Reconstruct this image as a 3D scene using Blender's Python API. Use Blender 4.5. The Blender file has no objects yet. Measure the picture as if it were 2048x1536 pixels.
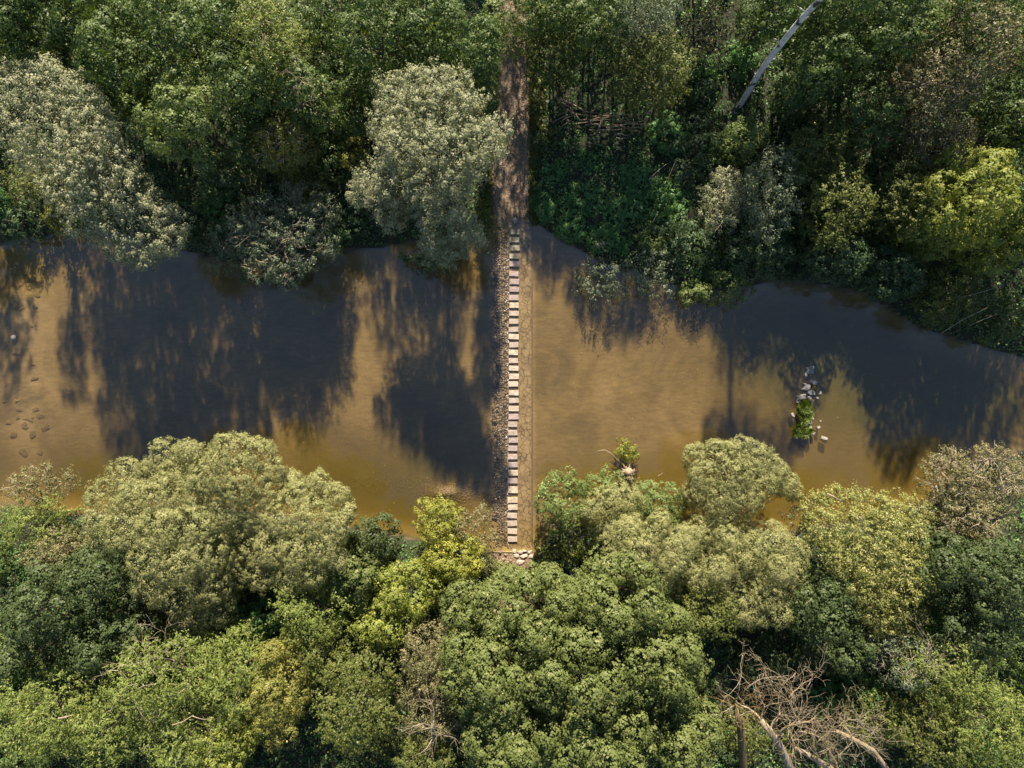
import bpy, math, random
import numpy as np
from mathutils import Vector, noise

RNG = np.random.default_rng(7)
random.seed(7)
C = bpy.context.scene.collection
CAM_H = 68.0
PPM = 20.0            # photograph pixels per metre at water level
SUN_EL = math.radians(30.5)
SUN_DX = 0.004         # the sun stands almost straight up the picture


def at(px, py, z=0.0):
    k = (CAM_H - z) / CAM_H / PPM
    return np.array([(px - 1024.0) * k, (768.0 - py) * k, z])


# ------------------------------------------------------------------ objects
def tag(o, label=None, cat=None, group=None, kind=None):
    if label: o['label'] = label
    if cat: o['category'] = cat
    if group: o['group'] = group
    if kind: o['kind'] = kind
    return o


def empty(name, loc):
    o = bpy.data.objects.new(name, None)
    C.objects.link(o)
    o.location = [float(v) for v in loc]
    return o


def np_mesh(name, V, F, mat, parent=None, attrs=None, smooth=False, origin=None):
    """V (n,3), F (m,k) with k 3 or 4; origin = world place of the parent or the object"""
    me = bpy.data.meshes.new(name)
    V = np.asarray(V, dtype=np.float64)
    if origin is not None:
        V = V - np.asarray(origin)
    V = V.astype(np.float32)
    F = np.asarray(F, dtype=np.int32)
    n, (m, k) = len(V), F.shape
    me.vertices.add(n)
    me.vertices.foreach_set('co', V.ravel())
    me.loops.add(m * k)
    me.loops.foreach_set('vertex_index', F.ravel())
    me.polygons.add(m)
    me.polygons.foreach_set('loop_start', np.arange(0, m * k, k, dtype=np.int32))
    me.polygons.foreach_set('loop_total', np.full(m, k, dtype=np.int32))
    if smooth:
        me.polygons.foreach_set('use_smooth', np.ones(m, dtype=bool))
    for an, (dom, arr) in (attrs or {}).items():
        a = me.attributes.new(an, 'FLOAT', dom)
        a.data.foreach_set('value', np.asarray(arr, dtype=np.float32))
    me.update()
    me.validate()
    if mat: me.materials.append(mat)
    o = bpy.data.objects.new(name, me)
    C.objects.link(o)
    if parent is not None:
        o.parent = parent
    elif origin is not None:
        o.location = [float(v) for v in origin]
    return o


class MB:
    """collects pieces of one mesh"""
    def __init__(self): self.V, self.F, self.n = [], [], 0

    def add(self, V, F):
        self.V.append(np.asarray(V, dtype=float)); self.F.append(np.asarray(F, dtype=int) + self.n); self.n += len(V)

    def tube(self, pts, rads, sides=6):
        pts = np.asarray(pts, dtype=float)
        n = len(pts)
        rings = []
        for i in range(n):
            d = pts[min(i + 1, n - 1)] - pts[max(i - 1, 0)]
            d /= (np.linalg.norm(d) + 1e-9)
            a = np.cross(d, [0.31, 0.17, 0.93] if abs(d[2]) < .9 else [1, 0, 0.1]); a /= np.linalg.norm(a)
            b = np.cross(d, a)
            t = np.arange(sides) * 2 * math.pi / sides
            rings.append(pts[i] + rads[i] * (np.cos(t)[:, None] * a + np.sin(t)[:, None] * b))
        V = np.concatenate(rings)
        F = []
        for i in range(n - 1):
            for j in range(sides):
                j2 = (j + 1) % sides
                F.append((i * sides + j, i * sides + j2, (i + 1) * sides + j2, (i + 1) * sides + j))
        # close the far end with a small cap
        V = np.vstack([V, pts[-1]])
        for j in range(sides):
            F.append(((n - 1) * sides + j, (n - 1) * sides + (j + 1) % sides, n * sides, n * sides))
        self.add(V, F)

    def build(self, name, mat, parent=None, origin=None, smooth=True):
        V = np.concatenate(self.V); F = np.concatenate(self.F)
        me = bpy.data.meshes.new(name)
        if origin is not None: V = V - np.asarray(origin)
        faces = [tuple(dict.fromkeys(f)) for f in F.tolist()]
        me.from_pydata(V.tolist(), [], faces)
        if smooth: me.polygons.foreach_set('use_smooth', [True] * len(faces))
        me.update()
        if mat: me.materials.append(mat)
        o = bpy.data.objects.new(name, me)
        C.objects.link(o)
        if parent is not None: o.parent = parent
        elif origin is not None: o.location = [float(v) for v in origin]
        return o


# ------------------------------------------------------------------ materials
def new_mat(name):
    m = bpy.data.materials.new(name)
    m.use_nodes = True
    nt = m.node_tree
    nt.nodes.clear()
    return m, nt, nt.nodes, nt.links


def N(nt, typ, **kw):
    n = nt.nodes.new(typ)
    for k, v in kw.items():
        if k.startswith('i_'): n.inputs[k[2:].replace('_', ' ')].default_value = v
        else: setattr(n, k, v)
    return n


def rgba(c): return (c[0], c[1], c[2], 1.0)


def ramp(nt, stops, interp='LINEAR'):
    r = nt.nodes.new('ShaderNodeValToRGB')
    r.color_ramp.interpolation = interp
    el = r.color_ramp.elements
    while len(el) < len(stops): el.new(0.5)
    for e, (p, c) in zip(el, stops):
        e.position = p; e.color = rgba(c)
    return r


def noise_tex(nt, scale, detail=3.0, rough=0.55, coord=None, dist=0.0):
    n = N(nt, 'ShaderNodeTexNoise')
    n.inputs['Scale'].default_value = scale
    n.inputs['Detail'].default_value = detail
    n.inputs['Roughness'].default_value = rough
    n.inputs['Distortion'].default_value = dist
    if coord is not None: nt.links.new(coord, n.inputs['Vector'])
    return n


def mixc(nt, a, b, fac, mode='MIX'):
    m = N(nt, 'ShaderNodeMix', data_type='RGBA', blend_type=mode)
    for sock, v in ((m.inputs[6], a), (m.inputs[7], b), (m.inputs[0], fac)):
        if isinstance(v, (int, float)): sock.default_value = v
        elif isinstance(v, tuple): sock.default_value = rgba(v)
        else: nt.links.new(v, sock)
    return m.outputs[2]


def leaf_mat(name, a, b, c, frac, patch=0.35, gloss=0.25, trans=0.28, patch_col=None):
    """a..b leaf colours, c the few odd leaves (share frac); patch = how much whole sprays differ"""
    m, nt, nodes, L = new_mat(name)
    geo = N(nt, 'ShaderNodeNewGeometry')
    att = N(nt, 'ShaderNodeAttribute', attribute_name='tint')
    r = ramp(nt, [(0.0, a), (max(0.05, 1 - frac - 0.04), b), (min(0.999, 1 - frac), c), (1.0, c)])
    L.new(att.outputs['Fac'], r.inputs['Fac'])
    n = noise_tex(nt, 0.45, 3.0, 0.6, geo.outputs['Position'])
    pr = ramp(nt, [(0.42, (0, 0, 0)), (0.62, (1, 1, 1))])
    L.new(n.outputs['Fac'], pr.inputs['Fac'])
    mul = N(nt, 'ShaderNodeMath', operation='MULTIPLY')
    mul.inputs[1].default_value = patch
    L.new(pr.outputs['Color'], mul.inputs[0])
    col = mixc(nt, r.outputs['Color'], patch_col or c, mul.outputs[0])
    p = N(nt, 'ShaderNodeBsdfPrincipled')
    p.inputs['Roughness'].default_value = 0.5
    p.inputs['Specular IOR Level'].default_value = gloss
    L.new(col, p.inputs['Base Color'])
    t = N(nt, 'ShaderNodeBsdfTranslucent')
    tc = mixc(nt, col, (1.0, 1.0, 0.35), 1.0, 'MULTIPLY')
    L.new(tc, t.inputs['Color'])
    mx = N(nt, 'ShaderNodeMixShader')
    mx.inputs[0].default_value = trans
    L.new(p.outputs[0], mx.inputs[1]); L.new(t.outputs[0], mx.inputs[2])
    out = N(nt, 'ShaderNodeOutputMaterial')
    L.new(mx.outputs[0], out.inputs['Surface'])
    return m


def rock_mat(name, a, b, scale=3.0, rough=0.85, spec=0.3, rand=0.25, bump=0.4, spots=None):
    m, nt, nodes, L = new_mat(name)
    geo = N(nt, 'ShaderNodeNewGeometry')
    n = noise_tex(nt, scale, 6.0, 0.65, geo.outputs['Position'])
    r = ramp(nt, [(0.3, a), (0.7, b)])
    L.new(n.outputs['Fac'], r.inputs['Fac'])
    col = r.outputs['Color']
    n2 = noise_tex(nt, scale * 9, 3.0, 0.6, geo.outputs['Position'])
    r2 = ramp(nt, [(0.35, (0.55, 0.53, 0.5)), (0.6, (1, 1, 1))])
    L.new(n2.outputs['Fac'], r2.inputs['Fac'])
    col = mixc(nt, col, r2.outputs['Color'], 0.7, 'MULTIPLY')
    oi = N(nt, 'ShaderNodeObjectInfo')
    rr = ramp(nt, [(0.0, (1 - rand, 1 - rand, 1 - rand * 0.8)), (1.0, (1, 1, 1))])
    L.new(oi.outputs['Random'], rr.inputs['Fac'])
    col = mixc(nt, col, rr.outputs['Color'], 1.0, 'MULTIPLY')
    if spots:
        n3 = noise_tex(nt, 1.7, 4.0, 0.6, geo.outputs['Position'])
        r3 = ramp(nt, [(0.52, (0, 0, 0)), (0.66, (1, 1, 1))])
        L.new(n3.outputs['Fac'], r3.inputs['Fac'])
        col = mixc(nt, col, spots, r3.outputs['Color'])
    p = N(nt, 'ShaderNodeBsdfPrincipled')
    p.inputs['Roughness'].default_value = rough
    p.inputs['Specular IOR Level'].default_value = spec
    L.new(col, p.inputs['Base Color'])
    bp = N(nt, 'ShaderNodeBump')
    bp.inputs['Strength'].default_value = bump
    bp.inputs['Distance'].default_value = 0.03
    L.new(n2.outputs['Fac'], bp.inputs['Height'])
    L.new(bp.outputs[0], p.inputs['Normal'])
    out = N(nt, 'ShaderNodeOutputMaterial')
    L.new(p.outputs[0], out.inputs['Surface'])
    return m


M = {}
M['stone'] = rock_mat('pale_sandstone', (0.40, 0.325, 0.25), (0.60, 0.515, 0.42), 2.5, rand=0.36, spots=(0.30, 0.245, 0.18))
M['stone_moss_shade'] = rock_mat('shaded_weathered_sandstone', (0.26, 0.24, 0.17), (0.40, 0.36, 0.28), 2.5, rand=0.15, spots=(0.16, 0.15, 0.09))  # mossy tone, darker because shade is put into the colour
M['stone_mauve'] = rock_mat('mauve_sandstone', (0.30, 0.24, 0.225), (0.42, 0.345, 0.32), 2.5, rand=0.15)
M['boulder'] = rock_mat('grey_boulder', (0.28, 0.26, 0.23), (0.48, 0.45, 0.40), 4.0, rand=0.3)
M['sunk'] = rock_mat('silted_rock', (0.17, 0.12, 0.056), (0.26, 0.185, 0.09), 4.0, rand=0.3)
M['rubble'] = rock_mat('river_rubble', (0.085, 0.066, 0.04), (0.33, 0.245, 0.155), 0.8, rough=0.55, spec=0.4, rand=0.0, bump=0.5, spots=(0.055, 0.052, 0.03))
M['apron'] = rock_mat('paving_slabs', (0.19, 0.135, 0.065), (0.27, 0.20, 0.10), 1.2, rand=0.0)
M['pebble'] = rock_mat('pebbles', (0.24, 0.175, 0.11), (0.52, 0.41, 0.30), 7.0, rand=0.0)
M['bark'] = rock_mat('bark', (0.07, 0.055, 0.04), (0.14, 0.115, 0.085), 6.0, rand=0.2)
M['deadwood'] = rock_mat('dead_wood', (0.18, 0.14, 0.085), (0.48, 0.39, 0.28), 3.0, rand=0.1, bump=.8, spots=(0.22, 0.16, 0.05))
M['mossy'] = rock_mat('mossy_wood', (0.13, 0.085, 0.03), (0.30, 0.21, 0.10), 3.0, rand=0.1, bump=.8, spots=(0.15, 0.13, 0.04))
M['twig'] = rock_mat('twigs', (0.24, 0.20, 0.13), (0.42, 0.36, 0.26), 4.0, rand=0.1)
M['twig_dark'] = rock_mat('grey_twigs', (0.13, 0.10, 0.07), (0.24, 0.19, 0.14), 4.0, rand=0.1)
M['stick'] = rock_mat('cut_sticks', (0.24, 0.18, 0.12), (0.45, 0.35, 0.24), 4.0, rand=0.5)


def birch_mat():
    m, nt, nodes, L = new_mat('birch_bark')
    geo = N(nt, 'ShaderNodeNewGeometry')
    mp = N(nt, 'ShaderNodeMapping'); mp.inputs['Scale'].default_value = (1.6, 1.6, 1.1)
    L.new(geo.outputs['Position'], mp.inputs['Vector'])
    n = noise_tex(nt, 1.0, 4.0, 0.6, mp.outputs[0])
    r = ramp(nt, [(0.38, (0.05, 0.045, 0.04)), (0.44, (0.50, 0.46, 0.42)), (0.8, (0.74, 0.69, 0.64))])
    L.new(n.outputs['Fac'], r.inputs['Fac'])
    p = N(nt, 'ShaderNodeBsdfPrincipled'); p.inputs['Roughness'].default_value = 0.8
    L.new(r.outputs['Color'], p.inputs['Base Color'])
    out = N(nt, 'ShaderNodeOutputMaterial'); L.new(p.outputs[0], out.inputs['Surface'])
    return m


M['birch'] = birch_mat()

LEAF = {
 'silver': leaf_mat('silver_willow_leaves', (0.19, 0.205, 0.115), (0.31, 0.32, 0.195), (0.42, 0.42, 0.30), 0.10, 0.3, 0.2, 0.25, (0.24, 0.26, 0.14)),
 'greywillow': leaf_mat('grey_willow_leaves', (0.09, 0.12, 0.07), (0.18, 0.215, 0.13), (0.32, 0.34, 0.24), 0.12, 0.4, 0.25, 0.25, (0.075, 0.105, 0.055)),
 'sage': leaf_mat('sage_willow_leaves', (0.145, 0.158, 0.058), (0.255, 0.262, 0.105), (0.38, 0.36, 0.18), 0.12, 0.35, 0.18, 0.22, (0.235, 0.225, 0.09)),
 'maple': leaf_mat('maple_leaves', (0.083, 0.113, 0.03), (0.15, 0.177, 0.054), (0.28, 0.27, 0.12), 0.06, 0.3, 0.18, 0.28, (0.12, 0.15, 0.05)),
 'darkmaple': leaf_mat('dark_broad_leaves', (0.04, 0.062, 0.02), (0.08, 0.108, 0.04), (0.16, 0.18, 0.075), 0.06, 0.3, 0.2, 0.25, (0.05, 0.08, 0.027)),
 'lime': leaf_mat('lime_green_leaves', (0.13, 0.165, 0.03), (0.24, 0.27, 0.055), (0.40, 0.38, 0.09), 0.1, 0.4, 0.2, 0.3, (0.16, 0.195, 0.04)),
 'gold': leaf_mat('golden_green_leaves', (0.15, 0.165, 0.045), (0.265, 0.275, 0.085), (0.44, 0.41, 0.20), 0.14, 0.4, 0.18, 0.26, (0.21, 0.205, 0.06)),
 'yellow': leaf_mat('yellow_leaves', (0.17, 0.188, 0.028), (0.29, 0.29, 0.05), (0.46, 0.41, 0.08), 0.12, 0.6, 0.2, 0.28, (0.125, 0.16, 0.032)),
 'ash': leaf_mat('ash_leaves', (0.105, 0.145, 0.032), (0.195, 0.238, 0.058), (0.33, 0.31, 0.11), 0.08, 0.4, 0.2, 0.28, (0.17, 0.205, 0.048)),
 'tan': leaf_mat('fading_leaves', (0.12, 0.115, 0.05), (0.21, 0.19, 0.088), (0.36, 0.29, 0.155), 0.13, 0.5, 0.25, 0.22, (0.10, 0.125, 0.045)),
 'brown': leaf_mat('browning_leaves', (0.08, 0.078, 0.034), (0.155, 0.14, 0.065), (0.33, 0.27, 0.15), 0.10, 0.45, 0.25, 0.25, (0.10, 0.125, 0.045)),
 'forest': leaf_mat('woodland_leaves', (0.042, 0.076, 0.021), (0.09, 0.138, 0.038), (0.24, 0.28, 0.09), 0.09, 0.4, 0.25, 0.3, (0.10, 0.145, 0.035)),
 'palegreen': leaf_mat('pale_green_leaves', (0.085, 0.125, 0.035), (0.165, 0.215, 0.07), (0.32, 0.34, 0.14), 0.1, 0.35, 0.18, 0.28, (0.12, 0.165, 0.045)),
 'nettle': leaf_mat('nettle_leaves', (0.06, 0.14, 0.04), (0.125, 0.25, 0.075), (0.26, 0.36, 0.13), 0.08, 0.4, 0.25, 0.3, (0.09, 0.20, 0.06)),
 'teal': leaf_mat('blue_green_leaves', (0.04, 0.075, 0.035), (0.09, 0.14, 0.06), (0.19, 0.24, 0.11), 0.06, 0.4, 0.22, 0.28, (0.055, 0.105, 0.035)),
 'olive': leaf_mat('olive_leaves', (0.065, 0.085, 0.02), (0.135, 0.155, 0.04), (0.26, 0.26, 0.08), 0.08, 0.4, 0.22, 0.3, (0.105, 0.125, 0.025)),
 'ochre': leaf_mat('ochre_leaves', (0.14, 0.15, 0.032), (0.23, 0.225, 0.055), (0.34, 0.26, 0.08), 0.12, 0.4, 0.2, 0.28, (0.12, 0.14, 0.03)),
 'grass': leaf_mat('grass_blades', (0.05, 0.09, 0.015), (0.12, 0.18, 0.032), (0.24, 0.27, 0.08), 0.12, 0.4, 0.25, 0.25),
}
# species: leaf material, leaf length, leaf width, tuft radius, leaves per tuft, lobe radius, tufts per lobe area, style
SP = {
 'silver':    ('silver',     .175, .075, .34, 33, 1.45, 1.3, 'spray'),
 'greywillow':('greywillow', .18, .08, .38, 22, 1.2, 0.95, 'spray'),
 'sage':      ('sage',       .15, .065, .30, 30, 1.6, 1.55, 'round'),
 'gold':      ('gold',       .17, .09, .34, 27, 1.3, 1.3, 'spray'),
 'maple':     ('maple',      .21, .15, .38, 24, 1.6, 1.55, 'round'),
 'darkmaple': ('darkmaple',  .21, .15, .40, 21, 1.5, 1.2, 'round'),
 'lime':      ('lime',       .19, .12, .34, 22, 1.1, 1.3, 'round'),
 'yellow':    ('yellow',     .18, .11, .34, 22, 1.0, 1.25, 'round'),
 'ash':       ('ash',        .21, .085, .46, 28, 1.5, 1.15, 'feather'),
 'tan':       ('tan',        .17, .08, .36, 23, 1.2, 1.2, 'spray'),
 'brown':     ('brown',      .18, .12, .38, 16, 1.5, 1.0, 'spray'),
 'forest':    ('forest',     .21, .13, .38, 20, 1.4, 1.0, 'round'),
 'palegreen': ('palegreen',  .21, .11, .38, 23, 1.2, 1.0, 'round'),
 'nettle':    ('nettle',     .17, .13, .30, 20, 0.75, 1.5, 'round'),
 'teal':      ('teal',       .20, .12, .36, 19, 1.2, 1.1, 'round'),
 'olive':     ('olive',      .20, .11, .40, 20, 1.25, 1.15, 'feather'),
 'ochre':     ('ochre',      .18, .11, .34, 20, 0.9, 1.15, 'round'),
}


def unit(v): return v / (np.linalg.norm(v, axis=-1, keepdims=True) + 1e-9)


def leaves(name, P, Nn, ln, wd, mat, parent=None, origin=None, tint=None):
    n = len(P)
    R = RNG.normal(size=(n, 3))
    T = unit(np.cross(Nn, R))
    B = np.cross(Nn, T)
    s = RNG.uniform(0.65, 1.35, (n, 1))
    T = T * s * ln * 0.5
    B = B * s * wd * 0.5
    V = np.empty((n, 4, 3))
    V[:, 0] = P - T
    V[:, 1] = P + B - T * 0.1
    V[:, 2] = P + T
    V[:, 3] = P - B - T * 0.1
    F = np.arange(n * 4).reshape(n, 4)
    if tint is None: tint = RNG.random(n)
    return np_mesh(name, V.reshape(-1, 3), F, mat, parent, {'tint': ('FACE', tint)}, origin=origin)


def crown_points(lobes, sp, dens=1.0):
    """lobes (L,4) world x y z r -> leaf places and normals, grouped in tufts over the lobe surfaces"""
    _, ln, wd, tr, npt, _, tdens, style = SP[sp]
    PP, NN, TT = [], [], []
    ctr = lobes[:, :3].mean(axis=0)
    for i, (x, y, z, r) in enumerate(lobes):
        nt_ = int(4 * math.pi * r * r * 0.8 * tdens * dens / (math.pi * tr * tr) * 0.62) + 4
        d = unit(RNG.normal(size=(nt_ * 2, 3)))
        d = d[d[:, 2] > -0.55][:nt_]
        # uneven lobe: radius wobbles with direction
        wob = 1 + (0.07 if sp == 'sage' else 0.15) * np.sin(d[:, 0] * 4 + i) * np.cos(d[:, 1] * 5 + 2 * i) + RNG.normal(0, 0.07, len(d))
        rad = r * wob * RNG.uniform(0.9 if sp == 'sage' else 0.8, 1.03, len(d))
        c = np.array([x, y, z]) + d * rad[:, None]
        keep = np.ones(len(c), bool)
        for j, q in enumerate(lobes):
            if j != i and np.sum((q[:3] - lobes[i, :3]) ** 2) < (r + q[3]) ** 2:
                keep &= np.linalg.norm(c - q[:3], axis=1) > q[3] * 0.72
        c, d = c[keep], d[keep]
        if not len(c): continue
        k = RNG.integers(int(npt * .6), int(npt * 1.4) + 1, len(c))
        idx = np.repeat(np.arange(len(c)), k)
        g = RNG.normal(size=(len(idx), 3)) * 0.5
        di = d[idx]
        trr = tr * RNG.uniform(0.7, 1.3, len(c))[idx][:, None]
        if style == 'feather':
            ax = unit(d * [1, 1, 0.3] + RNG.normal(0, .35, (len(c), 3)))[idx]
            off = g * trr * 0.45 + ax * (RNG.normal(0, 0.75, (len(idx), 1)) * trr)
            nn = unit(di * 0.5 + g * 0.8 + [0, 0, 0.6])
        elif style == 'spray':
            off = g * trr * 0.8 + di * (np.abs(RNG.normal(0, 0.5, (len(idx), 1))) * trr)
            nn = unit(di * 0.55 + g * 1.0 + [0, 0, 0.25])
        else:
            off = g * trr
            off -= di * (np.sum(off * di, axis=1, keepdims=True)) * 0.45
            nn = unit(di * 0.8 + g * 0.75 + [0, 0, 0.35])
        m_in = int(len(idx) * (.16 if sp in ('sage', 'silver', 'gold') else .07))
        u = unit(RNG.normal(size=(m_in, 3))) * (r * .78 * RNG.random((m_in, 1)) ** .4)
        PP.append(np.array([x, y, z]) + u); NN.append(unit(RNG.normal(0, .5, (m_in, 3)) + [0, .3, 1])); TT.append(RNG.random(m_in))
        PP.append(c[idx] + off); NN.append(nn)
        tt = np.clip(RNG.random(len(c))[idx] * 0.35 + RNG.random(len(idx)) * 0.68, 0, 1)
        TT.append(tt)
    return np.concatenate(PP), np.concatenate(NN), np.concatenate(TT)


def auto_lobes(cx, cy, Rx, Ry, H, rl, base_f=0.35, cone=0.0):
    """lobe centres filling the upper shell of a crown"""
    out = []
    n = max(4, int(1.5 * Rx * Ry / (rl * rl)))
    pts = []
    for _ in range(n):
        best, bd = None, -1
        for _ in range(12):
            a = RNG.uniform(0, 2 * math.pi); q = math.sqrt(RNG.random())
            p = np.array([math.cos(a) * q, math.sin(a) * q])
            dd = min([np.hypot(*(p - o)) for o in pts] or [9])
            if dd > bd: best, bd = p, dd
        pts.append(best)
    R = min(Rx, Ry)
    drop = min(H * (0.4 + cone), R * (0.9 + cone * 2.5))
    for p in pts:
        rho = np.hypot(*p)
        r = rl * RNG.uniform(0.72, 1.22)
        sx = max(0.0, Rx - r * 0.7); sy = max(0.0, Ry - r * 0.7)
        z = H - r - drop * rho ** 1.8 + RNG.uniform(-0.35, 0.35) * rl
        out.append((cx + p[0] * sx, cy + p[1] * sy, z, r))
    if H > 6:
        m = max(3, int(2 * math.pi * R / (rl * 1.9)))
        tiers = max(1, int((H * (1 - base_f) - drop) / (rl * 1.9)))
        for t in range(tiers):
            for k in range(m):
                a = 2 * math.pi * (k + RNG.random() * 0.7) / m
                r = rl * RNG.uniform(0.7, 1.1)
                z = H - drop - r - (t + 0.5) * rl * 1.7 + RNG.uniform(-.5, .5)
                f = max(0.45, RNG.uniform(0.7, 0.95) - 0.07 * t)
                out.append((cx + math.cos(a) * f * (Rx - .5 * r), cy + math.sin(a) * f * (Ry - .5 * r), z, r))
    return np.array(out)


# ------------------------------------------------------------------ terrain
NB = [(-2500, 300), (-600, 430), (-200, 470), (0, 488), (180, 452), (260, 470), (450, 520), (700, 500), (960, 470), (1000, 440), (1060, 436), (1110, 470),
      (1200, 520), (1400, 585), (1560, 560), (1720, 580), (1840, 655), (2048, 715), (2300, 760), (2700, 800), (4500, 820)]
SB = [(-2500, 900), (-600, 960), (0, 1010), (150, 1030), (400, 1010), (650, 1045), (830, 1078), (990, 1100), (1075, 1108), (1100, 1060), (1300, 1050), (1560, 1070),
      (1850, 1010), (1950, 930), (2048, 905), (2300, 900), (2700, 920), (4500, 960)]
nbx = np.array([(p[0] - 1024) / PPM for p in NB]); nby = np.array([(768 - p[1]) / PPM for p in NB])
sbx = np.array([(p[0] - 1024) / PPM for p in SB]); sby = np.array([(768 - p[1]) / PPM for p in SB])


def fnoise(X, Y, s, seed=0.0):
    """cheap smooth noise in about -1..1 (sum of rotated sines)"""
    v = np.zeros_like(X)
    amp = 1.0; tot = 0
    for i in range(5):
        a = 1.3 * i + seed
        u = (X * math.cos(a) + Y * math.sin(a)) / s; w = (-X * math.sin(a) + Y * math.cos(a)) / s
        v += amp * np.sin(u * 2.1 + 3 * np.sin(w * 0.9 + i) + seed * 7) * np.cos(w * 1.7 + 2 * np.sin(u * 0.8))
        tot += amp; amp *= 0.6; s *= 0.55
    return v / tot


def inside(X, Y):
    """metres inside the river (negative on the banks)"""
    return np.minimum(np.interp(X, nbx, nby) - Y, Y - np.interp(X, sbx, sby)) + 0.25 * fnoise(X, Y, 2.2)


def sstep(a, b, v):
    t = np.clip((v - a) / (b - a), 0, 1)
    return t * t * (3 - 2 * t)


PATH_X0, PATH_X1 = (985 - 1024) / PPM, (1062 - 1024) / PPM


def ground_z(X, Y):
    X = np.asarray(X, float); Y = np.asarray(Y, float)
    d = inside(X, Y)
    D = 0.42 + 0.9 * sstep(12, 36, X) * sstep(-12, 2, Y) + 0.5 * sstep(-2.5, -8.5, Y) * sstep(-24, -34, X) + 0.45 * sstep(-2, -9, Y) * sstep(-26, -20, X) * sstep(-3, -9, X)
    dep = np.minimum(np.maximum(d, 0) * 0.28, D) + 0.05 * fnoise(X, Y, 3.0, 1.0) * sstep(0.2, 2, d)
    # gravel bar, rock bar and the shoal of sunken stones
    dep = dep * (1 - 0.86 * np.exp(-(((X + 6.6) / 1.9) ** 2 + ((Y + 10.8) / 0.8) ** 2)))
    dep = dep * (1 - 0.9 * np.exp(-(((X - 29.2) / 1.1) ** 2 + ((Y + 2.6) / 4.2) ** 2)))
    dep = dep * (1 - 0.45 * np.exp(-((X + 48.5) / 2.5) ** 2))
    inr = sstep(PATH_X0 - 3.0, PATH_X0 + 0.3, X) * sstep(PATH_X1 + 2.0, PATH_X1 - 0.3, X)
    out = np.maximum(-d, 0)
    bank = 0.95 * (1 - np.exp(-out / 1.3)) + 0.035 * out + 0.14 * fnoise(X, Y, 4.0, 2.0) * sstep(0.3, 3, out)
    bank = np.minimum(bank, 4.0)
    ramp_ = 0.05 * out + 0.02
    up = bank * (1 - inr) + ramp_ * inr
    return np.where(d > 0, -dep, up)


def axis(lo, hi, step, far):
    core = np.arange(lo, hi + 1e-6, step)
    left = -np.geomspace(-lo + 2, far, 22)[::-1]
    right = np.geomspace(hi + 2, far, 22)
    return np.concatenate([left, core, right])


xs = axis(-66, 66, 0.4, 600); ys = axis(-52, 52, 0.4, 600)
GX, GY = np.meshgrid(xs, ys, indexing='ij')
GZ = ground_z(GX, GY)
nx, ny = GX.shape
GV = np.stack([GX, GY, GZ], -1).reshape(-1, 3)
I = np.arange(nx * ny).reshape(nx, ny)
GF = np.stack([I[:-1, :-1], I[1:, :-1], I[1:, 1:], I[:-1, 1:]], -1).reshape(-1, 4)
cz = inside(GV[GF].mean(1)[:, 0], GV[GF].mean(1)[:, 1])
bed_faces = GF[cz > -0.12]; land_faces = GF[cz <= -0.12]


def sub_mesh(F):
    u, inv = np.unique(F.ravel(), return_inverse=True)
    return GV[u], inv.reshape(F.shape)


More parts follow.
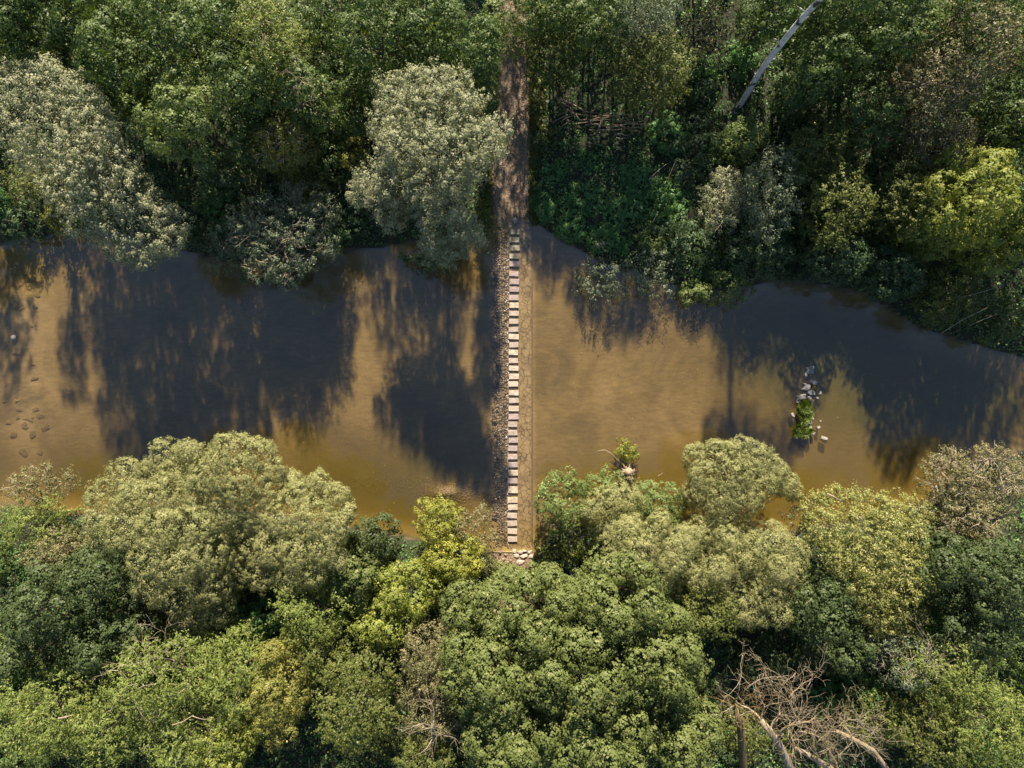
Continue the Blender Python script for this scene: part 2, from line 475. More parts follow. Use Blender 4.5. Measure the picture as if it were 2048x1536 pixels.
# bed colour map: algae where the bed is deep and slow by the lower bank
def bed_mat():
    m, nt, nodes, L = new_mat('river_bed')
    geo = N(nt, 'ShaderNodeNewGeometry')
    pos = geo.outputs['Position']
    n1 = noise_tex(nt, 0.16, 8.0, 0.68, pos, 0.8)
    r1 = ramp(nt, [(0.34, (0.152, 0.112, 0.05)), (0.5, (0.268, 0.194, 0.088)), (0.66, (0.365, 0.268, 0.13))])
    L.new(n1.outputs['Fac'], r1.inputs['Fac'])
    col = r1.outputs['Color']
    mp = N(nt, 'ShaderNodeMapping'); mp.inputs['Scale'].default_value = (0.6, 2.2, 1)
    L.new(pos, mp.inputs['Vector'])
    n2 = noise_tex(nt, 1.6, 5.0, 0.7, mp.outputs[0])
    r2 = ramp(nt, [(0.3, (0.62, 0.61, 0.58)), (0.68, (1.2, 1.18, 1.15))])
    L.new(n2.outputs['Fac'], r2.inputs['Fac'])
    col = mixc(nt, col, r2.outputs['Color'], 0.8, 'MULTIPLY')
    att = N(nt, 'ShaderNodeAttribute', attribute_name='algae')
    na = noise_tex(nt, 0.5, 4.0, 0.6, pos)
    add = N(nt, 'ShaderNodeMath', operation='ADD'); add.inputs[1].default_value = -0.5
    L.new(na.outputs['Fac'], add.inputs[0])
    ml = N(nt, 'ShaderNodeMath', operation='MULTIPLY_ADD'); ml.inputs[1].default_value = 0.9
    L.new(add.outputs[0], ml.inputs[0]); L.new(att.outputs['Fac'], ml.inputs[2])
    ml.use_clamp = True
    col = mixc(nt, col, (0.17, 0.122, 0.012), ml.outputs[0])
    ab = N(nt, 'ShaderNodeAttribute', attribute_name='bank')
    v = N(nt, 'ShaderNodeTexVoronoi'); v.inputs['Scale'].default_value = 3.2
    L.new(pos, v.inputs['Vector'])
    rv = ramp(nt, [(0.05, (1, 1, 1)), (0.11, (0, 0, 0))])
    L.new(v.outputs['Distance'], rv.inputs['Fac'])
    np_ = noise_tex(nt, 0.35, 2.0, 0.5, pos)
    rp = ramp(nt, [(0.5, (0, 0, 0)), (0.62, (1, 1, 1))]); L.new(np_.outputs['Fac'], rp.inputs['Fac'])
    sp = N(nt, 'ShaderNodeMath', operation='MULTIPLY')
    L.new(rv.outputs['Color'], sp.inputs[0]); L.new(rp.outputs['Color'], sp.inputs[1])
    col = mixc(nt, col, (0.48, 0.38, 0.26), sp.outputs[0])
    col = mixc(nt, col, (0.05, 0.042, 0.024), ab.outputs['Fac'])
    p = N(nt, 'ShaderNodeBsdfPrincipled'); p.inputs['Roughness'].default_value = 0.95
    L.new(col, p.inputs['Base Color'])
    bp = N(nt, 'ShaderNodeBump'); bp.inputs['Strength'].default_value = 0.5; bp.inputs['Distance'].default_value = 0.05
    L.new(n2.outputs['Fac'], bp.inputs['Height']); L.new(bp.outputs[0], p.inputs['Normal'])
    out = N(nt, 'ShaderNodeOutputMaterial'); L.new(p.outputs[0], out.inputs['Surface'])
    return m


def soil_mat(name, a, b, c, scale=0.8):
    m, nt, nodes, L = new_mat(name)
    geo = N(nt, 'ShaderNodeNewGeometry'); pos = geo.outputs['Position']
    n1 = noise_tex(nt, scale, 6.0, 0.65, pos)
    r1 = ramp(nt, [(0.3, a), (0.55, b), (0.75, c)])
    L.new(n1.outputs['Fac'], r1.inputs['Fac'])
    n2 = noise_tex(nt, scale * 12, 4.0, 0.7, pos)
    r2 = ramp(nt, [(0.35, (0.5, 0.5, 0.5)), (0.65, (1.15, 1.15, 1.15))]); L.new(n2.outputs['Fac'], r2.inputs['Fac'])
    col = mixc(nt, r1.outputs['Color'], r2.outputs['Color'], 0.9, 'MULTIPLY')
    p = N(nt, 'ShaderNodeBsdfPrincipled'); p.inputs['Roughness'].default_value = 0.95
    L.new(col, p.inputs['Base Color'])
    bp = N(nt, 'ShaderNodeBump'); bp.inputs['Strength'].default_value = 0.8; bp.inputs['Distance'].default_value = 0.06
    L.new(n2.outputs['Fac'], bp.inputs['Height']); L.new(bp.outputs[0], p.inputs['Normal'])
    out = N(nt, 'ShaderNodeOutputMaterial'); L.new(p.outputs[0], out.inputs['Surface'])
    return m


bv, bf = sub_mesh(bed_faces)
bx, by = bv[:, 0], bv[:, 1]
alg = np.maximum.reduce([
    sstep(-5.0, -12.5, by) * sstep(-28, -20, bx) * sstep(-2, -8, bx) * 0.95,
    sstep(-4.5, -9.5, by) * sstep(3, 9, bx),
    0.8 * np.exp(-(((bx + 45) / 3.2) ** 2 + ((by - 12.6) / 2.4) ** 2)),
    0.75 * sstep(-5, -10, by) * sstep(-28, -38, bx),
    0.75 * sstep(-22, -19, bx) * sstep(-10, -14, bx) * sstep(8.5, 11.5, by),
    0.35 * sstep(30, 42, bx)])
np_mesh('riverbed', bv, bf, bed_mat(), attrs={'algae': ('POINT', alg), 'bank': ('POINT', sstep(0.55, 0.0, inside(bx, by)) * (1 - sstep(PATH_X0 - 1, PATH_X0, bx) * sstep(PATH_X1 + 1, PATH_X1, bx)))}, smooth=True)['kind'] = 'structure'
lv, lf = sub_mesh(land_faces)
np_mesh('ground', lv, lf, soil_mat('forest_floor', (0.018, 0.021, 0.009), (0.03, 0.034, 0.014), (0.048, 0.048, 0.022)), smooth=True)['kind'] = 'structure'


# ------------------------------------------------------------------ water
def water_mat():
    m, nt, nodes, L = new_mat('river_water')
    geo = N(nt, 'ShaderNodeNewGeometry'); pos = geo.outputs['Position']
    att = N(nt, 'ShaderNodeAttribute', attribute_name='depth')
    # silt hanging in the water: denser where the water is deeper
    mr = N(nt, 'ShaderNodeMapRange'); mr.inputs['From Min'].default_value = 0.0; mr.inputs['From Max'].default_value = 1.2
    mr.inputs['To Min'].default_value = 0.05; mr.inputs['To Max'].default_value = 0.62
    L.new(att.outputs['Fac'], mr.inputs['Value'])
    dif = N(nt, 'ShaderNodeBsdfDiffuse')
    rd = ramp(nt, [(0.0, (0.13, 0.086, 0.033)), (0.5, (0.112, 0.076, 0.025)), (1.0, (0.085, 0.07, 0.016))]); L.new(att.outputs['Fac'], rd.inputs['Fac']); L.new(rd.outputs['Color'], dif.inputs['Color'])
    tr = N(nt, 'ShaderNodeBsdfTransparent')
    rt = ramp(nt, [(0.0, (0.97, 0.95, 0.90)), (1.0, (0.66, 0.60, 0.38))])
    L.new(att.outputs['Fac'], rt.inputs['Fac']); L.new(rt.outputs['Color'], tr.inputs['Color'])
    mx = N(nt, 'ShaderNodeMixShader'); L.new(mr.outputs[0], mx.inputs[0]); L.new(tr.outputs[0], mx.inputs[1]); L.new(dif.outputs[0], mx.inputs[2])
    gl = N(nt, 'ShaderNodeBsdfGlossy'); gl.inputs['Roughness'].default_value = 0.06
    gl.inputs['Color'].default_value = (1, 1, 1, 1)
    mp = N(nt, 'ShaderNodeMapping'); mp.inputs['Scale'].default_value = (1.0, 0.55, 1)
    L.new(pos, mp.inputs['Vector'])
    n = noise_tex(nt, 5.0, 3.0, 0.6, mp.outputs[0], 0.6)
    n2 = noise_tex(nt, 0.7, 2.0, 0.5, mp.outputs[0], 0.3)
    ad = N(nt, 'ShaderNodeMath', operation='MULTIPLY_ADD'); ad.inputs[1].default_value = 0.25
    L.new(n.outputs['Fac'], ad.inputs[0]); L.new(n2.outputs['Fac'], ad.inputs[2])
    bp = N(nt, 'ShaderNodeBump'); bp.inputs['Strength'].default_value = 0.6; bp.inputs['Distance'].default_value = 0.06
    L.new(ad.outputs[0], bp.inputs['Height']); L.new(bp.outputs[0], gl.inputs['Normal'])
    fr = N(nt, 'ShaderNodeFresnel')
    io = N(nt, 'ShaderNodeMapRange'); io.inputs['To Min'].default_value = 1.8; io.inputs['To Max'].default_value = 1 / 1.8
    L.new(geo.outputs['Backfacing'], io.inputs['Value']); L.new(io.outputs[0], fr.inputs['IOR'])
    mx2 = N(nt, 'ShaderNodeMixShader'); L.new(fr.outputs[0], mx2.inputs[0]); L.new(mx.outputs[0], mx2.inputs[1]); L.new(gl.outputs[0], mx2.inputs[2])
    out = N(nt, 'ShaderNodeOutputMaterial'); L.new(mx2.outputs[0], out.inputs['Surface'])
    return m


wx = axis(-66, 66, 0.5, 500); wy = np.arange(-26, 34.1, 0.5)
WX, WY = np.meshgrid(wx, wy, indexing='ij')
I = np.arange(WX.size).reshape(WX.shape)
wf = np.stack([I[:-1, :-1], I[1:, :-1], I[1:, 1:], I[:-1, 1:]], -1).reshape(-1, 4)
wd_ = np.clip(-ground_z(WX, WY), 0, 3).ravel()
cxr = WX.ravel()
wd_ = np.where((cxr > PATH_X0 - .2) & (cxr < PATH_X1 + .3), np.minimum(wd_, 0.08), wd_)
np_mesh('river_water', np.stack([WX, WY, np.zeros_like(WX)], -1).reshape(-1, 3), wf, water_mat(), attrs={'depth': ('POINT', wd_)}, smooth=True)['kind'] = 'structure'

# ------------------------------------------------------------------ path
def path_mat():
    m, nt, nodes, L = new_mat('dirt_path')
    geo = N(nt, 'ShaderNodeNewGeometry'); pos = geo.outputs['Position']
    mp = N(nt, 'ShaderNodeMapping'); mp.inputs['Scale'].default_value = (1.0, 0.45, 1); L.new(pos, mp.inputs['Vector'])
    n1 = noise_tex(nt, 1.3, 6.0, 0.7, mp.outputs[0])
    r1 = ramp(nt, [(0.32, (0.11, 0.078, 0.05)), (0.5, (0.22, 0.155, 0.10)), (0.7, (0.33, 0.245, 0.165))])
    L.new(n1.outputs['Fac'], r1.inputs['Fac'])
    v = N(nt, 'ShaderNodeTexVoronoi'); v.inputs['Scale'].default_value = 5.0; L.new(pos, v.inputs['Vector'])
    rv = ramp(nt, [(0.15, (1.25, 1.2, 1.15)), (0.5, (0.6, 0.58, 0.55))]); L.new(v.outputs['Distance'], rv.inputs['Fac'])
    col = mixc(nt, r1.outputs['Color'], rv.outputs['Color'], 0.8, 'MULTIPLY')
    p = N(nt, 'ShaderNodeBsdfPrincipled'); p.inputs['Roughness'].default_value = 0.8
    L.new(col, p.inputs['Base Color'])
    bp = N(nt, 'ShaderNodeBump'); bp.inputs['Strength'].default_value = 0.9; bp.inputs['Distance'].default_value = 0.05
    L.new(v.outputs['Distance'], bp.inputs['Height']); bp.invert = True; L.new(bp.outputs[0], p.inputs['Normal'])
    out = N(nt, 'ShaderNodeOutputMaterial'); L.new(p.outputs[0], out.inputs['Surface'])
    return m


def drape(name, x0, x1, y0, y1, mat, lift=0.012, step=0.15, wob=0.25):
    u = np.linspace(0, 1, int((x1 - x0) / step) + 1); yy = np.arange(y0, y1, step)
    U, Y = np.meshgrid(u, yy, indexing='ij')
    xl = x0 + wob * fnoise(Y * 0 + 1.0, Y, 3.0, 3.0) + .75 * sstep(22, 30, Y) - .35 * sstep(20, 17, Y) * (Y > 0); xr = x1 + wob * fnoise(Y * 0 + 5.0, Y, 2.5, 5.0)
    X = xl + (xr - xl) * U
    rut = -0.06 * (np.exp(-((U - 0.25) / 0.09) ** 2) + np.exp(-((U - 0.78) / 0.09) ** 2)) * (1 - 0.0 * U)
    edge = np.minimum(U, 1 - U)
    Z = ground_z(X, Y) + lift + 0.09 + rut + 0.015 * fnoise(X, Y, 0.6, 4.0) - 0.25 * np.clip(0.06 - edge, 0, 1) / 0.06
    I = np.arange(X.size).reshape(X.shape)
    F = np.stack([I[:-1, :-1], I[1:, :-1], I[1:, 1:], I[:-1, 1:]], -1).reshape(-1, 4)
    return np_mesh(name, np.stack([X, Y, Z], -1).reshape(-1, 3), F, mat, smooth=True)


pm = path_mat()
drape('path', PATH_X0 - 0.3, PATH_X1, at(0, 448)[1], 62, pm)['kind'] = 'structure'
drape('path', PATH_X0 - 0.2, PATH_X1 + 0.3, -55, at(0, 1104)[1], pm)['kind'] = 'structure'


# ------------------------------------------------------------------ rocks
def rock_obj(name, c, sx, sy, sz, rot, mat, jag=0.18, boxy=0.5, subdiv=2):
    """an angular stone: a squared-off icosphere, its bottom buried"""
    import bmesh
    bm = bmesh.new()
    bmesh.ops.create_icosphere(bm, subdivisions=subdiv, radius=1.0)
    s = random.random() * 50
    for v in bm.verts:
        p = v.co.copy()
        m = max(abs(p.x), abs(p.y), abs(p.z))
        q = p.lerp(p / m * 0.85, boxy)
        w_ = noise.noise_vector(Vector((p.x * 1.1 + s, p.y * 1.1, s))); q += Vector((w_.x, w_.y, w_.z * .4)) * jag * 1.9
        q.z += jag * .35 * noise.noise(Vector((p.x * 2.3 + s, p.y * 2.3, s)))
        v.co = (q.x * sx / 2, q.y * sy / 2, q.z * sz / 2)
    me = bpy.data.meshes.new(name); bm.to_mesh(me); bm.free()
    me.materials.append(mat)
    o = bpy.data.objects.new(name, me); C.objects.link(o)
    o.location = [float(v) for v in c]
    o.rotation_euler = (random.uniform(-.12, .12), random.uniform(-.12, .12), rot)
    return o


def stepping_stone(px, py, w, h, top, mat, rot):
    import bmesh
    bm = bmesh.new()
    bmesh.ops.create_cube(bm, size=1.0)
    for v in bm.verts:
        v.co.x *= w * random.uniform(.97, 1.03); v.co.y *= h * random.uniform(.96, 1.04); v.co.z *= 0.62
    bmesh.ops.bevel(bm, geom=list(bm.edges), offset=0.028, segments=2, profile=0.6, affect='EDGES')
    bmesh.ops.subdivide_edges(bm, edges=[e for e in bm.edges if e.calc_length() > .25], cuts=5, use_grid_fill=True)
    s = random.random() * 99
    for v in bm.verts:
        nn = noise.noise(Vector((v.co.x * 5 + s, v.co.y * 5, v.co.z * 5)))
        v.co += v.co.normalized() * nn * 0.022
    me = bpy.data.meshes.new('stepping_stone'); bm.to_mesh(me); bm.free()
    for p in me.polygons: p.use_smooth = False
    me.materials.append(mat)
    o = bpy.data.objects.new('stepping_stone', me); C.objects.link(o)
    x, y, z = at(px, py, top)
    o.location = (x, y, top - 0.31); o.rotation_euler = (random.uniform(-.02, .02), random.uniform(-.02, .02), rot)
    return o


SY = [464, 479.8, 496, 512.3, 528, 547.6, 563.3, 578.7, 595, 610.8, 626.6, 642.5, 658.7, 673.9, 689.3, 705.1, 721, 737, 752.8, 768, 786, 801.5, 817.4,
      833.4, 849, 865, 881, 897, 914, 930, 946.3, 961.5, 979.6, 1000.4, 1015.3, 1031.7, 1047.3, 1063.3, 1079]
ORD = ['', 'first', 'second', 'third', 'fourth', 'fifth', 'sixth', 'seventh', 'eighth', 'ninth', 'tenth', 'eleventh', 'twelfth', 'thirteenth', 'fourteenth',
       'fifteenth', 'sixteenth', 'seventeenth', 'eighteenth', 'nineteenth', 'twentieth']
for i, y in enumerate(SY):
    if i < 4: mt, tone = M['stone_moss_shade'], 'brownish weathered, shade-toned'
    elif i in (4, 5, 6, 7, 8, 23, 26, 27, 28, 29, 31): mt, tone = M['stone_mauve'], 'dull pinkish grey'
    else: mt, tone = M['stone'], 'pale cream'
    x = np.interp(y, [464, 641, 768, 880, 1079], [1029.6, 1027.6, 1027.3, 1025.8, 1024.6])
    tall = 13 if i == 32 else 10.2
    o = stepping_stone(x + random.uniform(-.9, .9), y + random.uniform(-.5, .5), 0.97 + random.uniform(-.05, .04), tall / 20 * random.uniform(.95, 1.04) * 1.02, 0.10 + random.uniform(-.02, .02), mt,
                       math.radians(random.uniform(-3, 3)))
    if i < 20: where = f'{ORD[i + 1]} down from the dirt path'
    else: where = f'{ORD[len(SY) - i]} up from the white rubble'
    tag(o, f'{tone} rectangular stepping stone, {where}', 'stepping stone', 'stepping stones crossing the river')

# causeway: submerged paving right of and under the stones, broken rubble left of them
cw = empty('stone_causeway', at(1027, 780, -0.3))
tag(cw, 'submerged paved stone causeway with broken rubble edge carrying the stepping stones', 'causeway')
cwo = np.array(cw.location)


def slabs(x0, x1, y0, y1, cw_, ch, gap, zf, jit, ragged=0):
    """crazy paving: columns with wavering edges, each broken at its own uneven heights"""
    V, F, n = [], [], 0
    nxc = max(1, int(round((x1 - x0) / cw_)))

    def ex(i, y):
        if i == nxc: return x1
        return x0 + (x1 - x0) * i / nxc + cw_ * jit * float(noise.noise(Vector((i * 7.3, y * .9, 3.1)))) * 2.2
    for i in range(nxc):
        y = y0 + random.uniform(0, ch)
        sl_ = 0.0
        while y < y1:
            h = ch * random.uniform(.5, 1.5); s2 = random.uniform(-.35, .35) * ch * jit * 2
            q = np.array([(ex(i, y), y - sl_), (ex(i + 1, y), y + sl_), (ex(i + 1, y + h), y + h + s2), (ex(i, y + h), y + h - s2)])
            y += h; sl_ = s2
            c = q.mean(0)
            z, tx, ty = zf(c[0], c[1])
            g = gap / cw_
            if i < ragged and noise.noise(Vector((i * 3.7, y * .55, 9.0))) + noise.noise(Vector((i * 3.7, y * 2.1, 4.0))) * .6 > (-.12 + .3 * i): continue
            q = q + np.array([[random.uniform(-1, 1), random.uniform(-1, 1)] for _ in range(4)]) * gap * .8
            qi = c + (q - c) * (1 - g)
            qt = c + (q - c) * (1 - g * 2.1)
            zz = [z - 0.02 + (p[0] - c[0]) * tx + (p[1] - c[1]) * ty for p in qi]
            zt = [z + (p[0] - c[0]) * tx + (p[1] - c[1]) * ty for p in qt]
            V += [(p[0], p[1], z - 0.4) for p in qi] + [(p[0], p[1], a) for p, a in zip(qi, zz)] + [(p[0], p[1], a) for p, a in zip(qt, zt)]
            for k in range(4):
                k2 = (k + 1) % 4
                F += [(n + k, n + k2, n + 4 + k2, n + 4 + k), (n + 4 + k, n + 4 + k2, n + 8 + k2, n + 8 + k)]
            F.append((n + 8, n + 9, n + 10, n + 11)); n += 12
    return np.array(V), np.array(F)


yb0, yb1 = at(0, 1112)[1], at(0, 446)[1]
def paving_mat():
    m, nt, nodes, L = new_mat('crazy_paving')
    geo = N(nt, 'ShaderNodeNewGeometry'); pos = geo.outputs['Position']
    nw = noise_tex(nt, 1.6, 3.0, 0.6, pos)
    mw = mixc(nt, pos, nw.outputs['Color'], 0.16)
    v = N(nt, 'ShaderNodeTexVoronoi', feature='DISTANCE_TO_EDGE'); v.inputs['Scale'].default_value = 2.3; L.new(mw, v.inputs['Vector'])
    rv = ramp(nt, [(0.0, (0.30, 0.28, 0.24)), (0.05, (0.62, 0.61, 0.58)), (0.09, (1, 1, 1))]); L.new(v.outputs['Distance'], rv.inputs['Fac'])
    n = noise_tex(nt, 0.7, 6.0, 0.7, pos)
    r = ramp(nt, [(0.32, (0.16, 0.112, 0.052)), (0.5, (0.27, 0.195, 0.095)), (0.7, (0.34, 0.255, 0.135))]); L.new(n.outputs['Fac'], r.inputs['Fac'])
    nm = noise_tex(nt, 1.3, 2.0, 0.5, pos); rm = ramp(nt, [(0.5, (1, 1, 1)), (0.68, (0, 0, 0))]); L.new(nm.outputs['Fac'], rm.inputs['Fac'])
    col = mixc(nt, r.outputs['Color'], mixc(nt, r.outputs['Color'], rv.outputs['Color'], 1.0, 'MULTIPLY'), rm.outputs['Color'])
    p = N(nt, 'ShaderNodeBsdfPrincipled'); p.inputs['Roughness'].default_value = 0.9; L.new(col, p.inputs['Base Color'])
    out = N(nt, 'ShaderNodeOutputMaterial'); L.new(p.outputs[0], out.inputs['Surface'])
    return m


ux = np.linspace(at(1014, 0)[0], at(1066, 0)[0], 12); uy = np.arange(yb0, yb1, .2)
UX, UY = np.meshgrid(ux, uy, indexing='ij')
UX[-1] += .05 * fnoise(UX[-1], UY[-1], 1.1, 2.0)
UZ = -0.085 - 0.03 * (UX > at(1046, 0)[0]) + 0.012 * fnoise(UX, UY, .8, 3.0)
UZ[-1] -= .3
I = np.arange(UX.size).reshape(UX.shape)
np_mesh('paving', np.stack([UX, UY, UZ], -1).reshape(-1, 3), np.stack([I[:-1, :-1], I[1:, :-1], I[1:, 1:], I[:-1, 1:]], -1).reshape(-1, 4), paving_mat(), cw, origin=cwo)
V, F = slabs(at(984, 0)[0], at(1018, 0)[0], yb0, yb1, 0.24, 0.25, 0.015,
             lambda x, y: (-0.07 + 0.05 * fnoise(np.array([x]), np.array([y]), 1.2, 9.0)[0] + random.uniform(-.04, .05) - .12 * (x < at(995, 0)[0]), random.uniform(-.12, .12), random.uniform(-.12, .12)), 0.36, 3)
np_mesh('rubble', V, F, M['rubble'], cw, origin=cwo)
mbk = MB()
xa, xb = at(996, 0)[0], at(1066.5, 0)[0]
mbk.add([(xa, yb0, -0.9), (xb, yb0, -0.9), (xb, yb1, -0.9), (xa, yb1, -0.9), (xa, yb0, -0.26), (xb, yb0, -0.2), (xb, yb1, -0.2), (xa, yb1, -0.26)],
        [(0, 1, 5, 4), (1, 2, 6, 5), (2, 3, 7, 6), (3, 0, 4, 7), (4, 5, 6, 7)])
mbk.build('footing', M['sunk'], cw, cwo, smooth=False)


# small angular pebbles as one loose mass
def pebbles(name, P, sizes, mat, kind='stuff', label=None, flat=0.6):
    oct_ = np.array([(1, 0, 0), (0, 1, 0), (-1, 0, 0), (0, -1, 0), (0, 0, 1), (0, 0, -1)], float)
    fo = np.array([(0, 1, 4), (1, 2, 4), (2, 3, 4), (3, 0, 4), (1, 0, 5), (2, 1, 5), (3, 2, 5), (0, 3, 5)])
    n = len(P)
    V = oct_[None] * sizes[:, None, None] * RNG.uniform(0.6, 1.25, (n, 6, 1)) * np.array([1, 1, flat])
    a = RNG.uniform(0, 6.28, n); ca, sa = np.cos(a), np.sin(a)
    X = V[:, :, 0] * ca[:, None] - V[:, :, 1] * sa[:, None]; Y = V[:, :, 0] * sa[:, None] + V[:, :, 1] * ca[:, None]
    V = np.stack([X, Y, V[:, :, 2]], -1) + P[:, None]
    F = (fo[None] + (np.arange(n) * 6)[:, None, None]).reshape(-1, 3)
    o = np_mesh(name, V.reshape(-1, 3), F, mat)
    tag(o, label, None, None, kind)
    return o


def scatter(n, cx, cy, sx, sy, uniform=False):
    if uniform: return np.stack([RNG.uniform(cx - sx, cx + sx, n), RNG.uniform(cy - sy, cy + sy, n)], 1)
    return np.stack([RNG.normal(cx, sx, n), RNG.normal(cy, sy, n)], 1)


P = np.concatenate([scatter(2600, -6.4, -10.8, 1.6, 0.55), scatter(700, -10, -9.8, 2.6, 0.7), scatter(1700, -14, -6.5, 5, 3.0), scatter(500, -22, 0, 9, 4), scatter(350, -40, -5, 6, 2.5),
                    scatter(220, 11, 0, 5, 5)])
zz = ground_z(P[:, 0], P[:, 1]) + 0.012 + 0.05 * RNG.random(len(P)) * (P[:, 1] < -9.3)
ok = inside(P[:, 0], P[:, 1]) > 0.1
P3 = np.column_stack([P, zz])[ok]
sz = RNG.uniform(0.02, 0.065, len(P3)) * np.where(P3[:, 1] < -9.3, 1.45, 1.0)
pebbles('gravel', P3, sz, M['pebble'], label='pale gravel and pebbles scattered over the shallow bed')
# broken bits along the rubble and path ruts
P = np.concatenate([np.column_stack([RNG.normal(at(998, 0)[0], 0.5, 1700), RNG.uniform(yb0, yb1, 1700)])])
P3 = np.column_stack([P, RNG.uniform(-0.2, 0.02, len(P)) - .1 * (P[:, 0] < at(990, 0)[0])])
pebbles('rubble_chips', P3, RNG.uniform(0.03, 0.11, len(P3)), M['rubble'], label='small broken stone chips strewn along the left edge of the causeway')
P = np.concatenate([np.column_stack([RNG.normal(at(1053, 0)[0], 0.22, 1400), RNG.uniform(16.5, 31, 1400)]), np.column_stack([RNG.normal(at(1002, 0)[0], 0.4, 900), RNG.uniform(15.8, 22, 900)]),
                    np.column_stack([RNG.uniform(PATH_X0, PATH_X1, 900), RNG.uniform(15.8, 34, 900)])])
P3 = np.column_stack([P, ground_z(P[:, 0], P[:, 1]) + 0.1 - 0.04])
pebbles('path_gravel', P3, RNG.uniform(0.03, 0.09, len(P3)), M['pebble'], label='stones and gravel pressed into the ruts of the dirt path')
# white water breaking over the rubble, plus sun glints put in as white flecks
fm, nt, _, L = new_mat('foam_and_glints')
p_ = N(nt, 'ShaderNodeBsdfPrincipled'); p_.inputs['Base Color'].default_value = (0.85, 0.86, 0.86, 1); p_.inputs['Roughness'].default_value = 0.3
o_ = N(nt, 'ShaderNodeOutputMaterial'); L.new(p_.outputs[0], o_.inputs['Surface'])
P = np.concatenate([np.column_stack([RNG.normal(at(1014.5, 0)[0], 0.09, 170), np.array([at(0, s + 8)[1] for s in RNG.choice(SY, 170)]) + RNG.normal(0, .10, 170)]),
                    np.column_stack([RNG.normal(at(1000, 0)[0], 0.5, 110), RNG.uniform(yb0, yb1, 110)])])
P3 = np.column_stack([P, RNG.uniform(0.0, 0.03, len(P))])
pebbles('white_water_glints', P3, RNG.uniform(0.015, 0.05, len(P3)), fm, label='white flecks of breaking water and painted sun glints over the causeway rubble', flat=0.25)
# leaves and blossom afloat
P = np.concatenate([scatter(110, 12, -2, 10, 7), scatter(80, -25, -2, 12, 7), scatter(50, 35, 3, 8, 4)])
P = P[inside(P[:, 0], P[:, 1]) > 0.5]
Pf = np.column_stack([P, np.full(len(P), 0.012)])
fl = leaves('floating_leaves', Pf, np.tile([0, 0, 1.0], (len(Pf), 1)) + RNG.normal(0, .05, (len(Pf), 3)), 0.13, 0.09, LEAF['ochre'])
tag(fl, 'scattered fallen leaves floating on the river', kind='stuff')

# rocks standing by the bar on the right
for px, py, w, h, a, lb in [
    (1620, 740, 17, 14, 8, 'square grey slab of rock, uppermost of the rocks in the river'),
    (1612, 749.5, 5, 10, 0, 'thin upright grey sliver of rock just below the square grey slab'),
    (1626, 764, 20, 9, -28, 'long pale rock slanting down to the right under the square slab'),
    (1612, 774, 17, 13, -20, 'broad grey rock above left of the small green sprig'),
    (1622.5, 785, 14, 10, -20, 'rounded grey rock wedged under the broad grey rock'),
    (1603, 794, 21, 9, 12, 'flat cream rock touching the top of the big grass tuft'),
    (1619, 797, 8, 10, 10, 'small pale rock with a dark hollow right of the grass top'),
    (1624, 804, 6, 11, -35, 'narrow pale rock leaning beside the right edge of the grass'),
    (1597, 803, 8, 6, 0, 'small cream rock at the upper left corner of the grass'),
    (1585.5, 830, 6, 9, 20, 'reddish brown rock along the left side of the big grass tuft'),
    (1625, 836, 4, 8, 20, 'slim grey rock at the right edge between the grass tufts'),
    (1620, 844, 8, 8, 0, 'grey rock set between the two grass tufts on the right'),
    (1620, 855, 10, 6, 10, 'low grey rock beside the lower grass tuft'),
    (1641, 842, 3.5, 3.5, 0, 'tiny white rock alone right of the grass tufts'),
    (1637, 855, 7, 5, 30, 'small whitish rock right of the lower grass tuft'),
    (1627, 867, 7, 5, -20, 'small tan rock below right of the lower grass tuft'),
    (1649, 877, 13, 7, -20, 'pinkish rock, lowest of the rocks in the river'),
    (1635, 796, 6, 5, 0, 'small wet grey rock right of the flat cream rock'),
    (1640, 786, 4, 8, -25, 'thin dark rock furthest right beside the rounded grey rock'),
]:
    top = 0.22 if w > 10 else 0.1
    o = rock_obj('rock', at(px, py, 0.0) + [0, 0, top - 0.3], w / 20 * 1.1, h / 20 * 1.1, 0.6, math.radians(a), M['boulder'], boxy=0.94, jag=0.22, subdiv=3)
    tag(o, lb, 'rock', 'rocks standing in the river on the right')
# sunken stones on the left
for px, py, w, h in [(45, 548, 12, 10), (33, 572, 16, 9), (20, 570, 9, 8), (56, 577, 8, 6), (70, 590, 11, 9), (42, 617, 9, 6), (28, 615, 9, 8), (66, 612, 8, 10), (60, 653, 6, 4),
                     (32, 707, 20, 6), (63, 730, 7, 5), (64, 758, 12, 8), (30, 801, 10, 7), (4, 803, 10, 5), (37, 820, 12, 7), (67, 820, 15, 8), (32, 836, 7, 6), (55, 838, 17, 8),
                     (75, 833, 13, 12), (45, 853, 12, 12), (86, 857, 17, 10), (62, 868, 10, 15), (40, 905, 14, 10), (72, 908, 12, 8), (55, 560, 9, 7), (12, 845, 10, 8), (22, 870, 13, 8)]:
    x, y, _ = at(px, py)
    g = float(ground_z(x, y))
    o = rock_obj('sunken_rock', (x, y, g - 0.03), w / 20 * 1.25, h / 20 * 1.25, 0.22, random.uniform(-.6, .6), M['sunk'], jag=0.45, boxy=0.5)
    tag(o, 'dull brown silted stone lying under the shallow water on the left', 'rock', 'sunken stones on the left river bed')
o = rock_obj('rock', at(26, 675, 0.0) + [0, 0, -0.1], 0.62, 0.55, 0.5, 0.4, M['boulder'], boxy=0.7)
tag(o, 'pale stone breaking the surface near the left edge of the river', 'rock')
